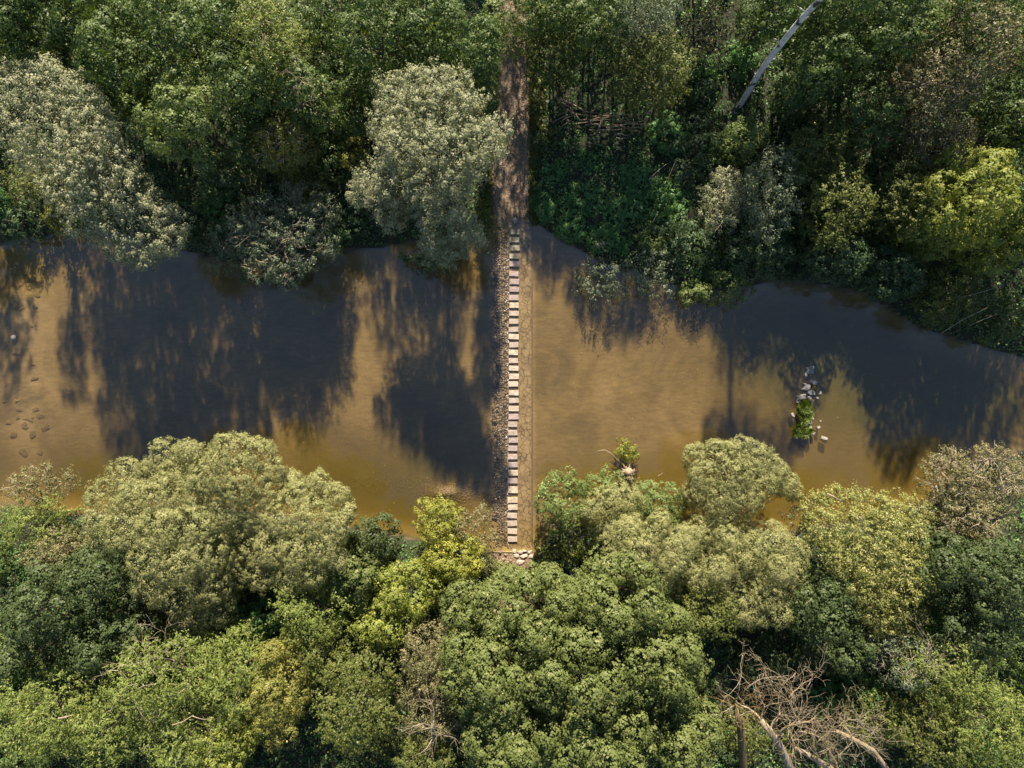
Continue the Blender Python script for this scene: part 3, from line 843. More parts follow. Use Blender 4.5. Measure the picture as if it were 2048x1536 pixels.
for px, py, w, h, lb in [(1030, 441, 13, 12, 'rounded tan stone sitting alone above the first stepping stone'),
                         (1097, 474, 9, 6, 'small yellowish stone in the water under the bright bank shrubs')]:
    o = rock_obj('rock', at(px, py) + [0, 0, 0.08 if px < 1050 else -0.05], w / 20, h / 20, 0.45, 0.3, M['stone_moss_shade'] if px > 1050 else M['stone'], boxy=0.3)
    tag(o, lb, 'rock')
for px, py, w, h, lb in [(1029, 1102, 9, 8, 'leftmost upper white stone of the rubble at the lower bank'), (1041, 1104, 8, 7, 'small white stone in the upper row of the lower bank rubble'),
                         (1048, 1101, 9, 4, 'thin white stone at the top of the lower bank rubble'), (1060, 1104, 9, 7, 'upper right white stone of the lower bank rubble'),
                         (1032, 1111, 12, 8, 'white slab below the leftmost upper stone of the rubble'), (1047, 1112, 17, 9, 'largest white slab in the middle of the lower bank rubble'),
                         (1061, 1112, 10, 8, 'rightmost white stone of the lower bank rubble'), (1040, 1124, 16, 10, 'pinkish white slab lowest in the rubble, touching the tree leaves'),
                         (1000, 1104, 7, 6, 'small reddish stone left of the causeway end'), (1006, 1118, 9, 7, 'reddish grey stone nearest the brown shrub at the lower bank'),
                         (1015, 1124, 8, 6, 'pinkish stone between the reddish stones and white slabs'), (1012, 1109, 8, 5, 'flat brown stone just under the last stepping stone'),
                         (1022, 1121, 9, 8, 'greyish pink stone beside the lowest white slab'), (997, 1124, 8, 9, 'dark red stone half under the shrub left of the rubble')]:
    o = rock_obj('rubble_stone', at(px, py) + [0, 0, 0.12], w / 20, h / 20, 0.36, random.uniform(-.4, .4), M['stone'] if px > 1024 else M['rubble'], boxy=0.7, jag=0.25)
    tag(o, lb, 'stone', 'rubble stones at the lower bank')


# ------------------------------------------------------------------ grass tufts in the river
def grass_tuft(px, py, rx, ry, h, n, label):
    c = at(px, py, 0.1)
    root = empty('grass_tuft', c)
    tag(root, label, 'grass')
    m_ = max(3, n // 190)
    ca = RNG.uniform(0, 6.28, m_); cq = np.sqrt(RNG.random(m_)) * (1 + .25 * np.sin(2 * ca + px))
    k_ = RNG.integers(0, m_, n)
    a = RNG.uniform(0, 2 * math.pi, n); q = np.sqrt(RNG.random(n)) * .22
    B = np.stack([c[0] + np.cos(ca[k_]) * cq[k_] * rx * .72 + np.cos(a) * q * rx, c[1] + np.sin(ca[k_]) * cq[k_] * ry * .72 + np.sin(a) * q * ry, np.full(n, -0.05)], 1)
    a2 = a + RNG.normal(0, .3, n)
    lean = RNG.uniform(0.1, 0.75, n) * h * RNG.uniform(.5, 1.1, m_)[k_]
    hh = h * RNG.uniform(.6, 1.1, n) * RNG.uniform(.5, 1.15, m_)[k_]
    T = B + np.stack([np.cos(a2) * lean, np.sin(a2) * lean, hh], 1)
    Mid = (B + T) / 2 - np.stack([np.cos(a2) * lean * .2, np.sin(a2) * lean * .2, -hh * .12], 1)
    w = np.stack([-np.sin(a2), np.cos(a2), a2 * 0], 1) * 0.034
    V = np.stack([B - w, B + w, Mid + w, Mid - w, T + w * .2, T - w * .2], 1).reshape(-1, 3)
    b = (np.arange(n) * 6)[:, None]
    F = np.concatenate([b + [0, 1, 2, 3], b + [3, 2, 4, 5]])
    np_mesh('blades', V, F, LEAF['grass'], root, {'tint': ('FACE', np.tile(RNG.random(n), 2))}, origin=c)
    m = rock_obj('root_clump', (0, 0, -0.1), rx * 1.6, ry * 1.6, 0.5, 0, M['sunk']); m.parent = root


grass_tuft(1607, 819, 0.85, 1.05, 0.8, 3600, 'big bright green grass tuft growing on the rocks in the river')
grass_tuft(1603.5, 860, 0.85, 0.75, 0.75, 2400, 'darker green grass tuft just below the big one on the river rocks')
grass_tuft(1628, 776, 0.3, 0.28, 0.35, 260, 'small green sprig between the long pale rock and the rounded rock')

# ------------------------------------------------------------------ trees
LOOK = {}
TREE_N = [0]


def limb_skeleton(base, H, lobes, r0, mat, root, name='trunk', maxl=16, fork=0.42):
    mb = MB()
    top = lobes[:, :3].mean(0)
    fz = base[2] + (H - base[2]) * fork
    f = np.array([base[0] + (top[0] - base[0]) * .5, base[1] + (top[1] - base[1]) * .5, fz])
    mb.tube([base - [0, 0, 0.3], base + (f - base) * .5 + RNG.normal(0, .1, 3) * [1, 1, 0], f], [r0 * 1.25, r0, r0 * .85], 8)
    sel = lobes if len(lobes) <= maxl else lobes[RNG.choice(len(lobes), maxl, replace=False)]
    for l in sel:
        e = l[:3] + [0, 0, l[3] * .3]
        if e[2] < fz + .5:
            s0 = base + (f - base) * min(0.95, max(0.3, (e[2] - base[2]) / (fz - base[2] + .01) * .6))
        else: s0 = f
        mid = (s0 + e) / 2 + RNG.normal(0, .25, 3) + [0, 0, -.2]
        mb.tube([s0, mid, e], [r0 * .5, r0 * .3, r0 * .1], 5)
    return mb.build(name, mat, root, base)


def twig_part(lobes, root, base, mat, per=9, out=1.15, name='twigs', r=0.022):
    mb = MB()
    for x, y, z, rr in lobes:
        for _ in range(per):
            d = RNG.normal(size=3); d[2] = abs(d[2]) * 0.8 + .1; d /= np.linalg.norm(d)
            c = np.array([x, y, z])
            p0 = c + d * rr * .2; p1 = c + d * rr * .7 + RNG.normal(0, .12, 3); p2 = c + d * rr * out * RNG.uniform(.85, 1.15) + RNG.normal(0, .15, 3)
            mb.tube([p0, p1, p2], [r * 1.8, r * 1.2, r * .5], 3)
            for _ in range(3):
                q = p1 + (p2 - p1) * RNG.uniform(0, .8)
                mb.tube([q, q + (d * .35 + RNG.normal(0, .25, 3)) * rr * .45], [r * .9, r * .4], 3)
    return mb.build(name, mat, root, base)


def tree(label, sp, cx, cy, rx, ry, H, lobes=None, name=None, cat='tree', dens=1.0, twigs=0, cone=0.0, group=None, world=None, lobe=None, basef=0.22, twmat=None):
    hm = H * 0.82
    if world is None: ctr = at(cx, cy, hm)
    else: ctr = np.array([world[0], world[1], hm])
    k = (CAM_H - hm) / CAM_H / PPM
    if lobes is not None:
        c0 = np.mean([(l[0], l[1]) for l in lobes], axis=0)
        R = max(np.hypot(l[0] - c0[0], l[1] - c0[1]) for l in lobes) + 1
        ctr = at(c0[0], c0[1], hm)
        out = []
        for l in lobes:
            r = l[2] * k
            q = np.hypot(l[0] - c0[0], l[1] - c0[1]) / R
            z = (l[3] if len(l) > 3 else H - r * .4 - H * 0.38 * q ** 1.6) - r * .6
            z = max(z, r * .4)
            p = at(l[0], l[1], z + r * .5); p[2] = z
            out.append((*p, r))
            # the hanging flanks of the lobe, down towards the trunk
            if z > 3.5:
                out.append((p[0] * .995 + (ctr[0] - p[0]) * .12, p[1] + (ctr[1] - p[1]) * .12, z - r * 1.1, r * .85))
            for _ in range(3):
                a = RNG.uniform(0, 6.28)
                out.append((p[0] + math.cos(a) * r * .5, p[1] + math.sin(a) * r * .5, z + RNG.uniform(-.5, .1) * r, r * RNG.uniform(.4, .6)))
        L = np.array(out)
    else:
        rl = lobe or SP[sp][5]
        L = auto_lobes(ctr[0], ctr[1], rx * k, ry * k, H, min(rl, min(rx, ry) * k * .55), basef, cone)
    bx_, by_ = float(L[:, 0].mean()), float(L[:, 1].mean())
    # stand the trunk on the bank, never in the river
    for _ in range(60):
        if inside(np.array([bx_]), np.array([by_]))[0] < -0.6: break
        mid = (np.interp(bx_, nbx, nby) + np.interp(bx_, sbx, sby)) / 2
        by_ += 0.4 if by_ > mid else -0.4
    if abs(bx_ - 0.0) < 2.3: bx_ = 2.6 if bx_ > 0 else -2.6
    if 2 < bx_ < 17 and H > 6 and by_ > 20: by_ = max(by_, 31.0 + (bx_ * 7.3) % 2.2)      # the stems stand back behind the brush pile
    base = np.array([bx_, by_, float(ground_z(bx_, by_))])
    nm = name or {'silver': 'silver_willow', 'greywillow': 'grey_willow', 'sage': 'sage_willow', 'maple': 'maple_tree', 'darkmaple': 'sycamore_tree', 'ash': 'ash_tree',
                  'tan': 'fading_shrub', 'nettle': 'bank_shrub'}.get(sp, 'shrub' if H < 5 else 'leafy_tree')
    root = empty(nm, base)
    tag(root, label, cat if H >= 5 else 'shrub', group)
    P, NN, T = crown_points(L, sp, dens)
    leaves('crown' if H >= 5 else 'foliage', P, NN, SP[sp][1], SP[sp][2], LEAF[SP[sp][0]], root, base, T)
    LOOK['n'] = LOOK.get('n', 0) + len(P)
    limb_skeleton(base, H, L, (0.045 + 0.009 * H) * (.55 if (H > 9 and 2 < bx_ < 30 and by_ > 15) else 1), M['bark'], root, 'trunk' if H >= 5 else 'stem', fork=.42)
    if twigs: twig_part(L, root, base, M[twmat or 'twig'], twigs)
    TREE_N[0] += 1
    return root


# ---- the silver willows and other crowns whose outline the picture shows clearly (lobes in picture pixels: x, y, radius)
tree('big silver grey willow, upper half of the pale diagonal mass at the left edge', 'silver', 0, 0, 0, 0, 16, [(x, y, r * .92, 15.6 - 0.004 * abs(x - 90) - 0.006 * max(0, y - 230) - 0.01 * max(0, 190 - y)) for x, y, r in [
    (10, 190, 60), (60, 175, 45), (105, 170, 45), (150, 205, 45), (30, 250, 65), (95, 235, 60), (170, 250, 50), (50, 300, 40), (125, 300, 55), (180, 285, 36), (20, 145, 32), (85, 140, 30), (150, 165, 30)]])
tree('silver grey willow leaning from the left diagonal mass down over the water', 'silver', 0, 0, 0, 0, 12.5, [(x, y, r * .92, 15.4 - 0.016 * (x - 120) - 0.012 * (y - 330)) for x, y, r in [
    (150, 335, 50), (205, 320, 50), (120, 370, 45), (180, 385, 60), (240, 380, 50), (150, 430, 40), (215, 440, 55), (265, 425, 45), (285, 470, 48), (330, 440, 38), (230, 485, 40),
    (265, 505, 35), (325, 475, 34), (150, 395, 45), (140, 290, 36)]])
tree('large silver willow with a rounded many lobed crown left of the dirt path', 'silver', 0, 0, 0, 0, 16.0, [(x, y, r * .88, 12.9 + 4.4 * (x - 700) / 300 - 0.027 * max(0, y - 310) - 0.012 * max(0, 200 - y)) for x, y, r in [
    (780, 185, 42), (825, 160, 36), (870, 155, 38), (915, 160, 34), (945, 190, 30), (775, 235, 46), (830, 220, 50), (885, 215, 50), (925, 235, 34), (800, 290, 50), (860, 285, 55),
    (915, 290, 48), (968, 268, 32), (994, 255, 30), (985, 292, 28), (778, 300, 34), (740, 350, 42), (720, 385, 34), (790, 350, 50), (855, 350, 55), (910, 350, 42), (952, 330, 26),
    (765, 410, 36), (780, 440, 26), (850, 410, 42), (898, 405, 40), (875, 460, 44), (925, 450, 38), (900, 500, 36), (860, 500, 30), (950, 480, 22)]])
tree('thin crowned grey green willow between the two silver willows at the upper bank', 'greywillow', 0, 0, 0, 0, 10.5, [
    (560, 400, 42), (605, 395, 40), (520, 430, 40), (570, 450, 45), (620, 440, 38), (650, 415, 30), (495, 465, 38), (545, 500, 45), (600, 495, 42), (520, 535, 32), (570, 540, 30),
    (640, 480, 34), (450, 470, 36), (440, 510, 30), (480, 430, 30)], twigs=4, twmat='twig')
tree('pale green tufted tree standing out of the dark wood at upper left', 'palegreen', 0, 0, 0, 0, 17, [
    (305, 115, 26), (330, 130, 30), (300, 150, 28), (345, 160, 30), (385, 145, 26), (410, 160, 22), (330, 195, 30), (370, 200, 30), (405, 195, 26), (430, 200, 20), (250, 210, 24),
    (285, 225, 24), (340, 240, 26), (385, 245, 26), (270, 250, 22), (310, 275, 30), (320, 300, 22), (375, 290, 28), (400, 320, 24)], name='ash_tree')
tree('round sage green willow with broccoli like lobes pushing furthest into the river at lower left', 'sage', 0, 0, 0, 0, 11.5, [
    (320, 915, 38), (372, 905, 26), (300, 950, 36), (350, 950, 40), (455, 905, 42), (505, 915, 40), (535, 945, 32), (430, 930, 30), (410, 955, 42), (470, 965, 52), (525, 985, 42),
    (575, 975, 34), (395, 1005, 40), (440, 1030, 44), (500, 1030, 46)])
tree('wide sage green willow below and left of the broccoli lobed one', 'sage', 0, 0, 0, 0, 12.5, [
    (240, 960, 42), (200, 1000, 42), (260, 1010, 48), (320, 1000, 50), (375, 990, 36), (190, 1050, 34), (240, 1070, 46), (310, 1065, 50), (370, 1060, 46), (290, 1125, 44), (350, 1130, 48),
    (400, 1110, 46), (300, 1180, 38), (350, 1195, 46), (410, 1180, 44), (370, 1240, 36), (430, 1225, 36)])
tree('soft grey green willow with three round heads above the dark hollow at lower left', 'sage', 0, 0, 0, 0, 11, [
    (590, 1000, 34), (635, 970, 28), (665, 1000, 34), (690, 1030, 24), (560, 1040, 42), (615, 1045, 44), (660, 1060, 34), (440, 1080, 40), (500, 1090, 44), (540, 1100, 40), (590, 1110, 42),
    (640, 1100, 36), (470, 1140, 40), (520, 1150, 38), (580, 1160, 36), (620, 1150, 30), (670, 1130, 24)])
tree('sage willow leaning far out over the river left of the rock bar', 'sage', 0, 0, 0, 0, 8.5, [
    (1400, 920, 32), (1440, 915, 34), (1490, 905, 34), (1520, 920, 34), (1550, 945, 32), (1420, 955, 38), (1470, 950, 42), (1520, 965, 40), (1575, 965, 30), (1590, 985, 22),
    (1445, 1000, 38), (1495, 1000, 40), (1395, 990, 26), (1420, 1030, 34), (1455, 1030, 26)])
tree('yellowish green willow right of the dark water notch at lower right', 'gold', 0, 0, 0, 0, 11, [
    (1640, 1020, 34), (1690, 1015, 38), (1740, 1020, 38), (1790, 1020, 36), (1835, 1030, 34), (1660, 1060, 40), (1715, 1065, 44), (1770, 1070, 44), (1825, 1075, 40), (1700, 1120, 42),
    (1755, 1125, 44), (1810, 1130, 42), (1740, 1175, 42), (1800, 1185, 44), (1845, 1170, 28), (1780, 1235, 42), (1830, 1235, 34), (1745, 1220, 34), (1810, 1270, 30)], name='yellow_willow')

T = [
 # label, species, cx, cy, rx, ry, H, options
 # --- upper left wood (tall back row)
 ('tall dark green tree in the uppermost left corner', 'forest', 40, 40, 110, 85, 16.5, {}),
 ('dark green tree second from the left corner along the top edge', 'forest', 160, 20, 90, 85, 17, {}),
 ('mid green tree with a dark cleft on its left, near the top left edge', 'forest', 210, 105, 62, 60, 18.5, {'cone': .2}),
 ('tall deep green tree over the pale tufted tree at the top edge', 'forest', 320, 25, 72, 80, 19, {'cone': .25}),
 ('deep green tree at the top edge left of the yellow green one', 'forest', 430, 40, 58, 80, 17.5, {'cone': .25}),
 ('yellow green sparse tree at the top edge, upper left', 'ash', 525, 60, 62, 85, 17.5, {'lobe': 1.1, 'twigs': 2, 'dens': .9, 'name': 'leafy_tree'}),
 ('dark leafy tree right of the yellow green one at the top edge', 'forest', 620, 40, 75, 80, 11, {'cone': .1}),
 ('bright speckled green tree at the top edge above the large silver willow', 'forest', 740, 40, 85, 80, 16.5, {'cone': .1}),
 ('leafy green tree at the top edge above right of the large silver willow', 'forest', 855, 50, 80, 75, 16, {}),
 ('dark green tree on the left side of the dirt path near the top edge', 'forest', 962, 100, 36, 60, 17, {}),
 ('tree overhanging the top end of the dirt path with bright leaves', 'palegreen', 1030, 22, 65, 45, 12, {'name': 'leafy_tree'}),
 ('mid green tree under the yellow green one, left of the curved bare branches', 'forest', 468, 150, 52, 55, 17.8, {'cone': .2}),
 ('dark green tree with yellow tips between the curved bare branches and silver willow', 'forest', 590, 165, 56, 60, 15.5, {'cone': .2, 'twigs': 3}),
 ('dark bushy tree directly left of the large silver willow', 'forest', 695, 175, 52, 75, 9, {}),
 ('green tree low in the dark gap left of the large silver willow', 'forest', 650, 280, 52, 66, 7, {}),
 ('thin tree with orange brown leaves between the silver willows', 'ochre', 555, 285, 62, 48, 12, {'dens': .65, 'twigs': 5, 'name': 'leafy_tree'}),
 ('dark green tree just right of the pale tufted tree', 'forest', 475, 255, 45, 60, 12, {}),
 ('dark green tree below the pale tufted tree', 'teal', 430, 345, 60, 50, 8, {'name': 'leafy_tree', 'dens': .7}),
 ('small dull tree in the dark gap below the orange brown tree', 'olive', 600, 350, 55, 35, 7, {'dens': .6, 'name': 'leafy_tree'}),
 ('dark green tree touching the right side of the upper silver willow', 'forest', 235, 175, 50, 50, 13, {}),
 ('dull green understorey tree in the hollow right of the leaning silver willow', 'teal', 345, 385, 60, 50, 5.5, {'dens': .6, 'name': 'leafy_tree'}),
 ('yellow green shrub under the big silver willow at the left edge', 'olive', 35, 365, 60, 50, 5, {'name': 'shrub'}),
 ('ochre yellow shrub at the water edge beneath the leaning silver willow', 'ochre', 105, 430, 36, 34, 3.2, {}),
 ('dark green shrub on the waterline at the far left', 'teal', 25, 440, 55, 45, 3.5, {'twigs': 2}),
 ('yellow leaved shrub on the left flank of the large silver willow', 'ochre', 700, 305, 34, 38, 6, {'name': 'leafy_tree'}),
 ('dark shrub hanging over the water beside the grey green willow', 'teal', 400, 470, 55, 40, 3.5, {'dens': .8}),
 ('dark shrub on the waterline under the grey green willow', 'teal', 545, 545, 75, 26, 2.6, {'dens': .8}),
 ('low dark shrub between the grey green willow and large silver willow', 'teal', 680, 440, 55, 45, 3.5, {'dens': .7}),
 ('dark shrub tucked under the right side of the large silver willow by the path', 'forest', 955, 165, 32, 60, 5, {'name': 'leafy_tree'}),
 ('yellowish bush beside the path foot below the large silver willow', 'olive', 965, 430, 20, 40, 2.5, {}),
 ('dark bush under the lower tip of the large silver willow', 'teal', 850, 520, 60, 25, 3, {'dens': .7}),
 # --- upper right wood
 ('dull grey green tree on the right side of the path near the top', 'olive', 1110, 75, 55, 70, 11, {'basef': .35, 'dens': .8, 'name': 'leafy_tree'}),
 ('bright sprigged tree at the top edge right of the path', 'forest', 1120, 15, 55, 40, 13, {'basef': .35}),
 ('dark tree at the top edge among the thin white stems', 'forest', 1205, 30, 60, 50, 14.5, {'basef': .35, 'dens': .9}),
 ('olive green drooping tree in the shade near the top centre right', 'olive', 1315, 115, 78, 78, 13, {'basef': .35, 'name': 'leafy_tree'}),
 ('greyish tree at the top edge above the olive drooping tree', 'greywillow', 1300, 15, 70, 38, 15.5, {'basef': .35, 'name': 'leafy_tree'}),
 ('dark brownish tree at the top edge left of the leaning white birch trunk', 'brown', 1430, 50, 55, 65, 10, {'basef': .35, 'dens': .5, 'name': 'leafy_tree'}),
 ('dark green tree at the top edge right of the birch trunk', 'teal', 1545, 5, 42, 42, 9.5, {'name': 'leafy_tree', 'dens': .8}),
 ('small tree with bright sprigs in the dark gap right of the birch trunk', 'forest', 1720, 80, 62, 58, 15.5, {'dens': .8}),
 ('dark green tree at the top edge just right of the birch trunk top', 'forest', 1695, 8, 58, 48, 16.5, {}),
 ('deep green tree at the top edge left of the brown leaved tree', 'forest', 1820, 40, 65, 60, 16.5, {}),
 ('large brown leaved tree filling the upper right corner', 'brown', 1960, 80, 110, 100, 17, {'twigs': 4, 'name': 'leafy_tree'}),
 ('brown leaved sparse tree with visible branches below the corner tree', 'brown', 1880, 180, 85, 70, 14.5, {'twigs': 8, 'name': 'leafy_tree'}),
 ('browning tree with grey bare twigs above the bright yellow green tree', 'brown', 1920, 275, 70, 62, 11.5, {'twigs': 7, 'name': 'leafy_tree'}),
 ('dark green tree at the right edge beside the brown trees', 'forest', 2040, 215, 50, 70, 13, {}),
 ('speckled dark green tree left of the brown trees', 'forest', 1770, 225, 60, 55, 12, {'dens': .8}),
 ('small pale green tree right at the foot of the birch trunk', 'palegreen', 1500, 265, 38, 38, 7.5, {'name': 'leafy_tree'}),
 ('pale leaved shrubby tree on the left of the bright pair above the bank', 'silver', 1455, 390, 40, 62, 6.5, {'dens': .7, 'name': 'leafy_tree', 'twigs': 2}),
 ('pale grey green tree on the right of the bright pair above the bank', 'greywillow', 1560, 380, 52, 90, 9.5, {'dens': 1.2, 'name': 'leafy_tree'}),
 ('dark green tree between the pale pair and the speckled tree', 'olive', 1660, 290, 62, 60, 10, {'name': 'leafy_tree'}),
 ('olive green drooping tree in the middle of the right bank wood', 'olive', 1700, 400, 65, 85, 11, {'name': 'leafy_tree'}),
 ('bright yellow green tree at the right edge above the river', 'lime', 1975, 375, 88, 105, 15, {'name': 'leafy_tree', 'lobe': 1.3}),
 ('yellow green tree below the brightest one at the right edge', 'lime', 2025, 480, 50, 60, 11, {'name': 'leafy_tree'}),
 ('shaded green tree left of the bright yellow green tree', 'olive', 1840, 390, 55, 80, 11, {'name': 'leafy_tree'}),
 ('small bright yellow clump of leaves above the dark gap at right', 'lime', 1885, 480, 34, 32, 8, {'name': 'leafy_tree', 'lobe': .8}),
 ('green tree with lit tips overhanging the deep water at right', 'teal', 1700, 510, 62, 50, 7.5, {'name': 'leafy_tree'}),
 ('dark green tree over the deep water between lit tips and yellow clump', 'teal', 1810, 540, 62, 60, 7, {'name': 'leafy_tree'}),
 ('dim green tree over the water near the right edge', 'olive', 1930, 590, 70, 60, 7, {'name': 'leafy_tree', 'twigs': 2, 'twmat': 'twig_dark'}),
 ('green shrub reaching lowest over the water at the right edge', 'forest', 2025, 625, 45, 65, 5.5, {}),
 ('bushy dark green tree on the bank below the pale pair', 'teal', 1540, 500, 70, 60, 6, {'name': 'leafy_tree'}),
 ('yellow green sprig hanging over the water below the right bank', 'palegreen', 1395, 585, 38, 26, 2.2, {'lobe': .6}),
 ('green shrub spreading over the water right of the yellow sprig', 'palegreen', 1470, 570, 52, 42, 3.2, {'name': 'shrub'}),
 ('grey green shrub overhanging the water, first right of the causeway', 'greywillow', 1210, 545, 55, 68, 3.4, {'name': 'shrub'}),
 ('grey green shrub overhanging the water between the first one and the yellow sprig', 'greywillow', 1310, 545, 55, 55, 3.6, {'name': 'shrub'}),
 ('dark green shrub on the bank above the two overhanging grey green shrubs', 'teal', 1390, 490, 60, 55, 3.8, {}),
 ('dark tree in the shade between the brush pile and the pale pair', 'teal', 1400, 290, 60, 75, 4.5, {'dens': .8}),
 ('dark shrub in the deep shade left of the birch foot', 'teal', 1410, 190, 50, 55, 4, {'dens': .7}),
 ('dark green shrub right of the birch trunk in the shade', 'teal', 1600, 190, 60, 70, 4.5, {'dens': .8}),
 ('shaded brownish tree in the dark wood right of the birch top', 'forest', 1650, 120, 46, 46, 15.5, {'dens': .7, 'name': 'leafy_tree'}),
 ('yellow tinted narrow bush along the right edge of the dirt path', 'olive', 1080, 190, 20, 60, 2.2, {}),
 ('low bush in shade between the path and the brush pile', 'olive', 1100, 270, 28, 45, 2.0, {'dens': .8}),
 # lush bank plants
 ('bright green bank plants right beside the foot of the path', 'nettle', 1092, 400, 30, 48, 1.6, {}),
 ('lush green bush above the foot of the path plants', 'nettle', 1110, 340, 34, 34, 1.7, {}),
 ('lush green bush just below the brush pile', 'nettle', 1190, 320, 50, 36, 1.9, {}),
 ('lush dark green bush right of the one below the brush pile', 'nettle', 1275, 340, 48, 42, 2.2, {}),
 ('deep green bush in the middle of the lush bank patch', 'nettle', 1160, 395, 50, 42, 2.1, {}),
 ('deep green bush right of the middle of the lush bank patch', 'nettle', 1250, 410, 52, 46, 2.4, {}),
 ('green bush at the right end of the lush bank patch', 'nettle', 1330, 400, 50, 55, 2.8, {}),
 ('bright leaved bush at the waterline below the foot of the path plants', 'nettle', 1150, 450, 42, 32, 1.7, {}),
 ('speckled green bush at the waterline under the lush bank patch', 'nettle', 1225, 475, 50, 36, 2.2, {}),
 ('yellow flowering green bush at the water above the grey green shrubs', 'palegreen', 1310, 470, 48, 40, 2.6, {'name': 'shrub'}),
 ('small bush at the left side of the brush pile', 'nettle', 1105, 220, 26, 30, 1.5, {'dens': .8}),
 ('dark blue green fern like bush left under the brush pile', 'teal', 1165, 275, 30, 22, 1.0, {}),
 ('dark blue green bush at the right end of the brush pile', 'teal', 1300, 220, 32, 26, 1.3, {}),
 ('dark bush above the brush pile in the shade', 'forest', 1190, 175, 50, 30, 1.8, {'name': 'shrub'}),
 # --- lower left
 ('beige green shrub at the left edge of the lower bank', 'tan', 60, 975, 72, 42, 6, {'twigs': 4}),
 ('green bushy tree at the left edge under the beige green shrub', 'ash', 40, 1055, 75, 55, 8, {'name': 'leafy_tree'}),
 ('brownish pink leaved tree between the green edge tree and the dark sycamore', 'tan', 95, 1115, 75, 45, 8.5, {'name': 'leafy_tree'}),
 ('dark blue green sycamore, upper of the dark mass at lower left', 'darkmaple', 190, 1165, 95, 80, 13, {}),
 ('dark blue green sycamore at the left edge of the lower wood', 'darkmaple', 60, 1235, 95, 95, 14, {}),
 ('dark blue green sycamore ending above the feathery trees at lower left', 'darkmaple', 190, 1285, 90, 70, 13, {}),
 ('green shaded tree at the edge between sycamore and feathery ash, far left', 'darkmaple', 30, 1330, 80, 50, 10, {}),
 ('feathery yellow green ash in the bottom left corner', 'ash', 50, 1450, 120, 95, 15, {}),
 ('feathery yellow green ash with bare twigs poking from its top', 'ash', 300, 1375, 110, 80, 15, {'twigs': 2}),
 ('feathery ash between the corner ash and the twiggy topped one', 'ash', 190, 1470, 100, 80, 14, {}),
 ('feathery ash at the bottom edge with a pale dead limb', 'ash', 350, 1490, 95, 70, 14, {'twigs': 1}),
 ('yellow leaved small tree at the bottom edge, lower left', 'lime', 440, 1510, 60, 40, 12, {'name': 'leafy_tree'}),
 ('mixed green and golden tree above the small yellow one', 'ash', 450, 1370, 65, 80, 13, {}),
 ('golden brown speckled tree at the bottom left centre', 'ochre', 545, 1400, 60, 110, 12.5, {'name': 'leafy_tree', 'lobe': 1.2}),
 ('fresh green bush in the hollow below the soft grey green willow', 'nettle', 510, 1250, 60, 42, 4, {}),
 ('dark bushes in the shadow between sycamore and sage willow', 'olive', 300, 1270, 60, 40, 5, {'name': 'leafy_tree'}),
 ('yellow green tree with fine leaves below the soft grey green willow', 'ash', 610, 1230, 75, 75, 11, {'name': 'leafy_tree'}),
 ('green gold tree in the lower left centre of the wood', 'olive', 620, 1320, 55, 55, 10.5, {'name': 'leafy_tree'}),
 ('dark green tree between the grey green willow and the yellow bush', 'darkmaple', 745, 1085, 55, 48, 7.5, {}),
 ('small yellow green shrub at the water edge right of the sage willows', 'lime', 690, 1095, 34, 36, 5, {'name': 'leafy_tree'}),
 ('green tree below the dark one left of the yellow tree', 'maple', 700, 1160, 60, 50, 9, {}),
 ('tan topped green shrub at the water left of the last stepping stones', 'tan', 925, 1050, 58, 45, 5.5, {'name': 'leafy_tree', 'twigs': 3}),
 ('olive brown shrub beside the rubble at the lower bank', 'tan', 960, 1110, 34, 52, 4.5, {}),
 ('bright yellow tree touching the river left of the stepping stones', 'yellow', 872, 1052, 50, 62, 7, {'name': 'leafy_tree'}),
 ('golden yellow lower crown of the yellow tree group left of the rubble', 'yellow', 905, 1130, 66, 54, 8, {'name': 'leafy_tree'}),
 ('yellow green tree below the golden trees', 'lime', 810, 1195, 75, 60, 9, {'name': 'leafy_tree', 'lobe': 1.3}),
 ('bright green tree at the lower centre left of the great maple', 'lime', 760, 1260, 70, 50, 9, {'name': 'leafy_tree', 'lobe': 1.3}),
 ('dark green tree in the gap between yellow tree and great maple', 'maple', 925, 1225, 50, 52, 11, {}),
 ('brownish green tree left of the great maple', 'tan', 860, 1330, 62, 70, 11, {'name': 'leafy_tree'}),
 ('long feathered green ash at the bottom left of centre', 'olive', 700, 1430, 85, 110, 14, {'name': 'ash_tree', 'lobe': 1.5}),
 ('brown speckled tree around the dead twigs at the bottom centre', 'tan', 860, 1430, 75, 75, 10, {'name': 'leafy_tree', 'dens': .8}),
 ('small green tree at the bottom edge left of the great maple', 'olive', 850, 1525, 70, 35, 10, {'name': 'leafy_tree'}),
 # --- lower centre maples
 ('great maple crown just below the rubble at the end of the stepping stones', 'maple', 1070, 1245, 125, 88, 15, {}),
 ('maple crown right of the one below the rubble', 'maple', 1250, 1215, 105, 85, 15, {}),
 ('maple crown left of centre at the bottom', 'maple', 985, 1370, 115, 100, 16, {}),
 ('maple crown in the middle of the bottom wood', 'maple', 1160, 1360, 125, 105, 17, {}),
 ('maple crown left of the dead branches at lower right', 'maple', 1330, 1340, 105, 110, 16, {}),
 ('maple crown at the bottom edge, left of centre', 'maple', 1020, 1500, 120, 70, 16, {}),
 ('maple crown at the bottom edge, centre', 'maple', 1210, 1500, 115, 75, 17, {}),
 ('maple crown at the bottom edge beside the mossy dead trunk', 'maple', 1375, 1490, 85, 80, 15, {}),
 # --- lower right
 ('bright leafy green shrub tree at the water right of the last stepping stones', 'palegreen', 1130, 1010, 56, 68, 6.5, {'name': 'leafy_tree', 'lobe': 1.0}),
 ('small shrub crowding up to the driftwood stump', 'palegreen', 1210, 975, 48, 40, 4, {'name': 'shrub'}),
